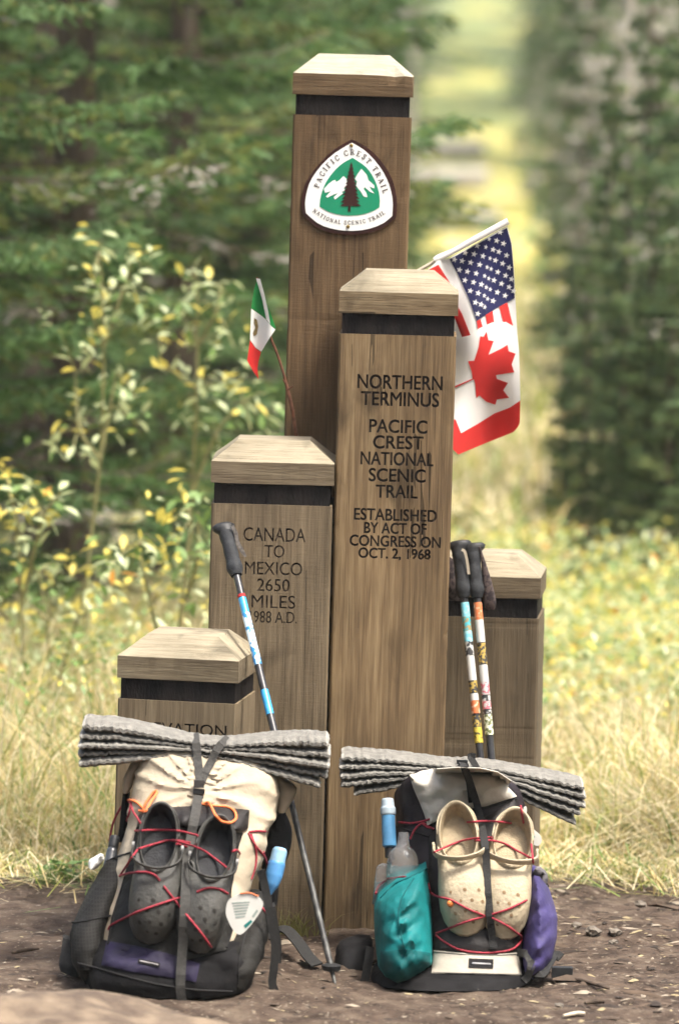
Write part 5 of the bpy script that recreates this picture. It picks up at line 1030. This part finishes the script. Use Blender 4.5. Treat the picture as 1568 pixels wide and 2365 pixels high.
shrub('tall thin yellowing shrub in front of the dark spruce, leftmost high one', 3.2, (195, 1500), [[(195, 1560), (205, 1300), (232, 1060), (240, 800), (232, 580)], [(232, 1060), (255, 940), (270, 860)], [(232, 1060), (185, 990), (175, 860)], [(240, 800), (290, 660), (305, 590)]], c1, 1)
c2 = zl(Z9, (1030, 380), (960, 450), (1140, 460), (1190, 520), (1050, 540), (960, 620), (1010, 690), (1150, 710), (850, 680), (930, 780), (1060, 760), (840, 870), (920, 910), (1130, 910), (1060, 990), (1150, 980), (1260, 960), (1000, 1130), (1210, 1150), (1330, 1090), (1320, 1220), (1150, 1290), (1400, 1020), (1230, 780))
shrub('airy yellow-leaved shrub just left of the tiny mexican flag', 3.6, (430, 1500), [[(430, 1560), (440, 1200), (455, 900), (455, 640)], [(440, 1150), (500, 1000), (560, 930)], [(455, 900), (390, 850), (370, 830)], [(455, 800), (500, 720), (510, 660)]], c2, 2)
c3 = zl(Z9, (30, 1480), (60, 1570), (110, 1600), (210, 1620), (310, 1550), (170, 1560), (120, 1720), (130, 1810), (10, 1400), (250, 1680))
shrub('low yellow shrub at the left edge of the picture', 2.6, (50, 1560), [[(60, 1600), (50, 1400), (40, 1220), (15, 1100)], [(50, 1400), (100, 1200), (140, 1140)]], c3, 3, per=8, w=(6, 4, .3, 2))
c4 = [(412, 1140), (430, 1160), (455, 1185), (400, 1195), (470, 1225), (365, 1250), (325, 1255), (345, 1275), (285, 1275), (410, 1260), (440, 1300), (390, 1310), (300, 1320), (250, 1310), (340, 1340), (430, 1350), (375, 1375), (465, 1390)]
shrub('yellow shrub directly left of the CANADA TO MEXICO post', 2.4, (400, 1560), [[(400, 1600), (420, 1400), (440, 1200)], [(400, 1600), (350, 1400), (320, 1260)], [(418, 1420), (455, 1300), (460, 1200)]], c4, 4, per=8, w=(6, 4, .4, 3))
c5 = [(40, 1290), (95, 1330), (150, 1300), (200, 1360), (60, 1390), (120, 1420), (190, 1310), (250, 1390), (20, 1350), (165, 1390), (220, 1430), (80, 1450)]
shrub('low bushy yellow shrub behind the grass at left', 2.9, (120, 1600), [[(120, 1620), (110, 1450), (90, 1320)], [(120, 1620), (180, 1430), (200, 1330)]], c5, 5, per=8, w=(5, 4, .3, 4), spread=.05)
def under(name, label, n, pts, size, w, seed):
    r = np.random.default_rng(seed); L = np.array([(0, 0, 0), (.5, .2, .05), (1, 0, -.1), (.5, -.2, .05)]); V = np.zeros((n, 4, 3)); P = pts(r, n)
    a = r.uniform(0, 2 * math.pi, n); t = r.uniform(-.5, .9, n); s = size * r.uniform(.6, 1.3, n)
    for k in range(4):
        u, v, z = L[k]; px = u * np.cos(t) + z * np.sin(t); pz = -u * np.sin(t) + z * np.cos(t)
        V[:, k, 0] = P[:, 0] + s * (px * np.cos(a) - v * np.sin(a)); V[:, k, 1] = P[:, 1] + s * (px * np.sin(a) + v * np.cos(a)); V[:, k, 2] = P[:, 2] + s * pz
    o = fastmesh(name, V.reshape(-1, 3), np.arange(4 * n).reshape(-1, 4), LEAFM, r.choice(4, n, p=np.array(w) / sum(w))); tag(o, label, None, None, 'stuff')
def clumps(xr, yr, k, hmax, sp):
    def f(r, n):
        cx, cy, hh = r.uniform(*xr, k), r.uniform(*yr, k), r.uniform(.3, 1, k) * hmax; i = r.integers(0, k, n); z = r.random(n) ** .7
        return np.column_stack((cx[i] + r.normal(0, sp, n), cy[i] + r.normal(0, sp, n), z * hh[i] + .03))
    return f
under('undergrowth', 'yellow and green leafy undergrowth at left behind the grass', 3800, clumps((-1.35, -.2), (1.9, 4.2), 60, .42, .10), .034, (6, 3.5, .3, 8), 31)
under('undergrowth', 'yellow-flecked leafy undergrowth at right below the spruces', 13000, clumps((.35, 2.0), (2.6, 7.6), 190, .36, .12), .042, (7, 4, .6, 6), 32)
under('undergrowth', 'yellow scrub on the far slope of the forest cut', 9000, clumps((.3, 5.5), (26, 170.), 170, .8, .6), .22, (3, 7, .6, 8), 33)
def sprout():
    root = thing('broadleaf_plant', 'low bright green plant at the dirt edge left of the left pack', 'plant', ground(150, 2035)); rnd = random.Random(9)
    for k in range(14):
        o = bpy.data.objects.new('leaf', LM[3]); COL.objects.link(o); o.parent = root; o.matrix_local = Matrix.Translation((rnd.gauss(0, .03), rnd.gauss(0, .02), .02 + rnd.random() * .03)) @ leafdir(rnd).to_4x4() @ Matrix.Scale(rnd.uniform(.04, .065), 4)
sprout()

# ------------------------------------------------------------------ conifers
NEEDLE = [M('spruce_needles', (.075, .14, .045, 1), .7, .35, 3, trans=.45), M('blue_green_needles', (.11, .185, .072, 1), .7, .3, 3, trans=.45), M('olive_needles', (.15, .175, .05, 1), .7, .3, 3, trans=.45), M('dead_grey_twigs', (.30, .275, .24, 1), .9, .3, 3)]
PALE = [M('grey_green_needles', (.13, .20, .08, 1), .7, .3, 3, trans=.55), M('pale_green_needles', (.18, .27, .14, 1), .7, .3, 3, trans=.55), M('tan_needles', (.20, .235, .095, 1), .7, .3, 3, trans=.5), M('silver_twigs', (.40, .375, .335, 1), .9, .3, 3)]  # paler needle and twig colours for some tree kinds
TRUNK = M('grey_brown_bark', (.13, .105, .085, 1), .95, .4, 14, .8, 30, col2=(.07, .05, .038, 1), stretch=(1, 1, .3)); GTRUNK = M('silver_dead_bark', (.34, .315, .28, 1), .95, .25, 12, .6, 30, stretch=(1, 1, .3))
def conifer_meshes(H, Rm, whorls, per, tufts, tlen, seed, dead=.15, z0=.04, mixw=(5, 3, 2), droop=.25):
    r = np.random.default_rng(seed); TV, TF = [], []
    V, Fc = tubegeo([(0.02 * H * .1 * math.sin(k), .02 * H * .1 * math.cos(k * 1.3), H * k / 10) for k in range(11)], [H * .016, H * .012, H * .008, H * .002], 8); TV += V; TF += Fc
    LV, LI = [], []
    for wi in range(whorls):
        f = z0 + (1 - z0) * (wi + r.random() * .6) / whorls; z = f * H; Rw = Rm * (1 - f) ** .8 * r.uniform(.75, 1.15) + .03 * Rm
        for b in range(per):
            a = r.uniform(0, 2 * math.pi); Lb = Rw * r.uniform(.55, 1.1); isdead = r.random() < dead * (1.6 - f); up = r.uniform(.0, .25) * (1 if f > .5 else .4); dr = droop * r.uniform(.5, 1.5)
            s = np.linspace(0, 1, 5); pts = np.column_stack((np.cos(a) * Lb * s, np.sin(a) * Lb * s, z + Lb * (up * s - dr * s ** 2 + .16 * s ** 4)))
            o = len(TV); v2, f2 = tubegeo([Vector(p) for p in pts], [H * .0012 * (.5 + Lb / Rm), H * .0005], 4, False); TV += v2; TF += [tuple(i + o for i in q) for q in f2]
            n = int(tufts * (Lb / Rm + .25)); t = r.random(n) ** .75; base = np.column_stack([np.interp(t, s, pts[:, i]) for i in range(3)])
            side = np.where(r.random(n) < .5, -1, 1); ang = a + side * r.uniform(.4, 1.2, n); sl = Lb * .38 * (1 - t * .75) * r.random(n); base += np.column_stack((np.cos(ang) * sl, np.sin(ang) * sl, -sl * r.uniform(.05, .45, n)))
            d = np.column_stack((np.cos(ang + r.normal(0, .4, n)), np.sin(ang + r.normal(0, .4, n)), r.normal(-.15, .35, n))); d /= np.linalg.norm(d, axis=1)[:, None]; sd = np.cross(d, r.normal(0, 1, (n, 3))); sd /= np.linalg.norm(sd, axis=1)[:, None]
            ln = tlen * r.uniform(.6, 1.4, n)[:, None]; wd = tlen * (.10 if isdead else .19)
            q = np.stack((base - sd * wd, base + sd * wd, base + d * ln + sd * wd * .5, base + d * ln - sd * wd * .5), 1)
            if isdead: q = q[: max(2, n // 3)]
            LV.append(q); tone = 3 if isdead else r.choice(3, p=np.array(mixw) / sum(mixw)); LI.append(np.full(len(q), tone) if isdead else np.where(r.random(len(q)) < .6, tone, r.choice(3, len(q))))
    return (TV, TF), np.concatenate(LV), np.concatenate(LI)
KINDS = {}
def conifer(kind, label, px, Y, scale, rz, group='spruces behind the posts', spec=None, tm=None, wide=1.):
    if kind not in KINDS:
        (TV, TF), L, I = conifer_meshes(**spec)
        t = mesh('trunk', TV, TF, tm or TRUNK); c = fastmesh('crown', L.reshape(-1, 3), np.arange(len(L) * 4).reshape(-1, 4), PALE if kind in 'bdp' else NEEDLE, I); KINDS[kind] = (t.data, c.data); bpy.data.objects.remove(t); bpy.data.objects.remove(c)
    X = (px - CX) / FPX * (Y + 11); e = bpy.data.objects.new('spruce_tree', None); COL.objects.link(e); e.location = (X, Y, terrain(X, Y) - .05); e.rotation_euler = (0, 0, rz); e.scale = (scale * wide, scale * wide, scale); tag(e, label, 'tree', group)
    for nm, d in zip(('trunk', 'crown'), KINDS[kind]): o = bpy.data.objects.new(nm, d); COL.objects.link(o); o.parent = e
    return e
A = dict(H=5., Rm=1.05, whorls=34, per=7, tufts=95, tlen=.075, seed=1, dead=.10)
B = dict(H=5., Rm=.85, whorls=36, per=7, tufts=75, tlen=.07, seed=2, dead=.32, mixw=(4, 4, 3), droop=.3)
C = dict(H=6., Rm=1.6, whorls=26, per=7, tufts=270, tlen=.055, seed=3, dead=.12, mixw=(6, 3, 2), droop=.22)
Pk = dict(H=5., Rm=.95, whorls=30, per=6, tufts=95, tlen=.085, seed=12, dead=.10, mixw=(4, 4, 2), droop=.22)
D = dict(H=5., Rm=.7, whorls=30, per=6, tufts=40, tlen=.08, seed=4, dead=.85, mixw=(3, 2, 4), droop=.35)
conifer('c', 'big dark spruce filling the upper left behind the tall shrub', 150, 6.0, 1.0, .4, spec=C)
conifer('c', 'dark spruce behind the gap between shrubs and tallest post', 400, 8.5, .9, 2.1)
conifer('c', 'dark spruce at the far left edge with a drooping pale bough', -190, 4.6, .8, 4.0)
conifer('a', 'light green spruce close left of the tallest post', 570, 14, .9, 1.0, spec=A)
conifer('a', 'slim spruce far behind, peeking left of the tallest post', 690, 26, 1.3, 3.0)
conifer('p', 'spruce right of the flags at the edge of the cut', 1385, 9.6, .44, 5.0, wide=.6, spec=Pk)
conifer('p', 'dense spruce behind the right undergrowth', 1570, 8.8, .52, 2.4, wide=.8)
conifer('p', 'tall grey-green spruce in the middle of the right side', 1465, 9.2, .60, 0.3, wide=.5)
conifer('b', 'twiggy spruce seen between the right spruces', 1330, 19, .7, 0.8, spec=B, wide=.6)
conifer('b', 'twiggy spruce at the right edge of the picture', 1660, 11, .8, 1.9)
conifer('b', 'spruce on the right bank of the forest cut', 1490, 17, .8, 3.3)
conifer('a', 'spruce on the left bank of the forest cut', 560, 24, 1.0, 4.4)
conifer('d', 'dead grey spruce with bare twigs at upper right', 1420, 15, 1.1, 1.0, spec=D, tm=GTRUNK, wide=.5)
conifer('d', 'dead grey spruce close right of the forest cut', 1370, 27, 1.2, 3.7, wide=.4)
for i, (px, Y, s_, kd) in enumerate(((1215, 62, 1.5, 'b'), (1260, 52, 1.2, 'b'), (1185, 80, 1.7, 'b'), (1290, 44, 1.0, 'd'), (1340, 38, 1.3, 'b'), (1195, 95, 2.0, 'b'), (930, 70, 1.2, 'a'), (915, 48, 1.0, 'b'), (1330, 21, .75, 'a'), (1470, 21, 1.1, 'd'), (1570, 19, 1.2, 'b'), (20, 13, 1.2, 'a'), (250, 17, 1.4, 'b'), (-60, 18, 1.4, 'a'), (480, 20, 1.3, 'b'), (640, 40, 1.8, 'a'), (300, 12.5, .9, 'a'), (520, 13, .9, 'a'), (70, 10.5, .9, 'a'))):
    if px > 1100: px = max(px, 1140 + .62 * .85 * s_ / (Y + 11) * FPX)
    elif px > 600: px = min(px, 940 - s_ / (Y + 11) * FPX)
    tall_ = 1100 < px and Y > 35; conifer(kd, 'conifer in the blurred far forest %s of the cut' % ('left' if px < 1000 else 'right'), px if not tall_ else 1140 + .66 * .85 * s_ / (Y + 11) * FPX + i * 6, Y, s_ * (2.4 if tall_ else 1), i * 1.7, 'far forest conifers', wide=.28 if tall_ else .62 if px > 1100 else 1.)
for i, (px, Y, s_, kd, wd) in enumerate(((1300, 9.4, .26, 'p', .6), (1345, 8.4, .28, 'p', .7), (1490, 8.2, .34, 'p', .7), (1540, 8.0, .28, 'p', .9), (1430, 8.6, .36, 'p', .7), (1610, 8.1, .4, 'p', .8))): conifer(kd, ('small young spruce at the edge of the cut, right of the flags', 'young spruce above the undergrowth, second right of the cut', 'young spruce in the middle of the right undergrowth', 'short twiggy spruce near the right edge', 'young spruce standing just behind the leafy undergrowth', 'young spruce cut off by the right edge')[i], px, Y, s_, i * 2.3, wide=wd)
rnd = random.Random(5); RADM = {'a': 1.05, 'b': .85, 'c': 1.6, 'd': .7}; k = 0
while k < 32:
    Y = rnd.uniform(24, 105); kd = rnd.choice('abbdd') if rnd.random() < .5 else 'b'; sc = rnd.uniform(1.3, 2.6) * (.6 + Y / 90); px = rnd.uniform(-150, 1720); rp = RADM[kd] * sc / (Y + 11) * FPX * .85
    if px + rp > 945 and px - rp < (1250 if Y < 48 else 1140): continue
    conifer(kd, 'conifer in the blurred far forest %s of the cut' % ('left' if px < 1000 else 'right'), px, Y, sc, rnd.uniform(0, 6.28), 'far forest conifers'); k += 1
for i in range(18): conifer(rnd.choice('ab'), 'far conifer beside the upper end of the forest cut', 1055 + rnd.choice((-1, 1)) * rnd.uniform(250, 420), rnd.uniform(100, 150), rnd.uniform(2., 3.4), rnd.uniform(0, 6.28), 'far forest conifers')
# the forest goes on round the clearing, behind and beside the photographer
for i in range(34):
    a = math.radians(rnd.uniform(100, 440)); d = rnd.uniform(9, 22)
    if math.cos(a) > .55: continue
    X, Y = math.sin(a) * d * 1.0, -9 + math.cos(a) * d
    if abs(X) < 2.2 and Y > -14: continue
    conifer(rnd.choice('ac'), 'conifer of the forest around the clearing', CX + X * FPX / (Y + 11) if abs(Y + 11) > .01 else 0, Y, rnd.uniform(1.8, 3.0), rnd.uniform(0, 6.28), 'conifers round the clearing')
# grey bare trunks standing in the blur, fallen log across the cut
for i, (px, Y, r, lb) in enumerate(((1300, 26, .065, 'grey bare trunk right of the forest cut'), (1490, 24, .08, 'grey bare trunk near the right edge'), (905, 40, .08, 'grey bare trunk right behind the tallest post cap'), (60, 8.2, .06, 'thin dark trunk at the left edge'))):
    X = (px - CX) / FPX * (Y + 11); z = terrain(X, Y); root = thing('bare_tree', lb, 'tree', (X, Y, z - .1), 'bare trunks in the forest'); rr = random.Random(i)
    tube('trunk', [(X + .05 * math.sin(k), Y, z - .1 + k * 1.1) for k in range(10)], [r, r * .85, r * .6], GTRUNK if i < 3 else TRUNK, root, 10, n=24)
    for k in range(26):
        zz = z + rr.uniform(.3, 7); a = rr.uniform(0, 6.28); l = rr.uniform(.3, .9) * r * 7; tube('branch', [(X, Y, zz), (X + math.cos(a) * l * .6, Y + math.sin(a) * l * .6, zz - .03), (X + math.cos(a) * l, Y + math.sin(a) * l, zz - l * .25)], [r * .12, r * .04], GTRUNK if i < 3 else TRUNK, root, 5)
for i, (a, b, Y, r, lb) in enumerate((((1000, 1162), (1290, 1168), 11.5, .035, 'fallen log lying across the forest cut'), ((930, 520), (1160, 512), 52, .16, 'pale fallen log higher up the cut'), ((940, 0), (1150, 0), 34, .09, 'fallen log above the maple leaf flag in the cut'), ((950, 0), (1140, 0), 66, .2, 'grey fallen log halfway up the yellow slope'), ((960, 0), (1130, 0), 78, .2, 'fallen log near the top of the yellow slope'))):
    A_, B_ = at(*a, Y), at(*b, Y); A_.z = terrain(A_.x, Y) + r * .7; B_.z = terrain(B_.x, Y) + r
    tag(tube('fallen_log', [A_, A_.lerp(B_, .5), B_], [r, r * .9, r * .8], TRUNK if i in (0, 2) else GTRUNK, None, 10, n=12), lb, 'log')

# ------------------------------------------------------------------ air: thin forest haze
hm = bpy.data.materials.new('forest_haze'); hm.use_nodes = True; hm.node_tree.nodes.clear()
pv = hm.node_tree.nodes.new('ShaderNodeVolumePrincipled'); ho = hm.node_tree.nodes.new('ShaderNodeOutputMaterial'); hm.node_tree.links.new(pv.outputs[0], ho.inputs['Volume'])
pv.inputs['Color'].default_value = (.93, .97, .88, 1); pv.inputs['Density'].default_value = .0009; pv.inputs['Anisotropy'].default_value = .2
V, Fc = boxgeo(-175, 175, -60, 440, -1.2, 48); hz = mesh('haze', V, Fc, hm, None, smooth=False); tag(hz, 'thin pale haze hanging in the forest air', None, None, 'stuff')
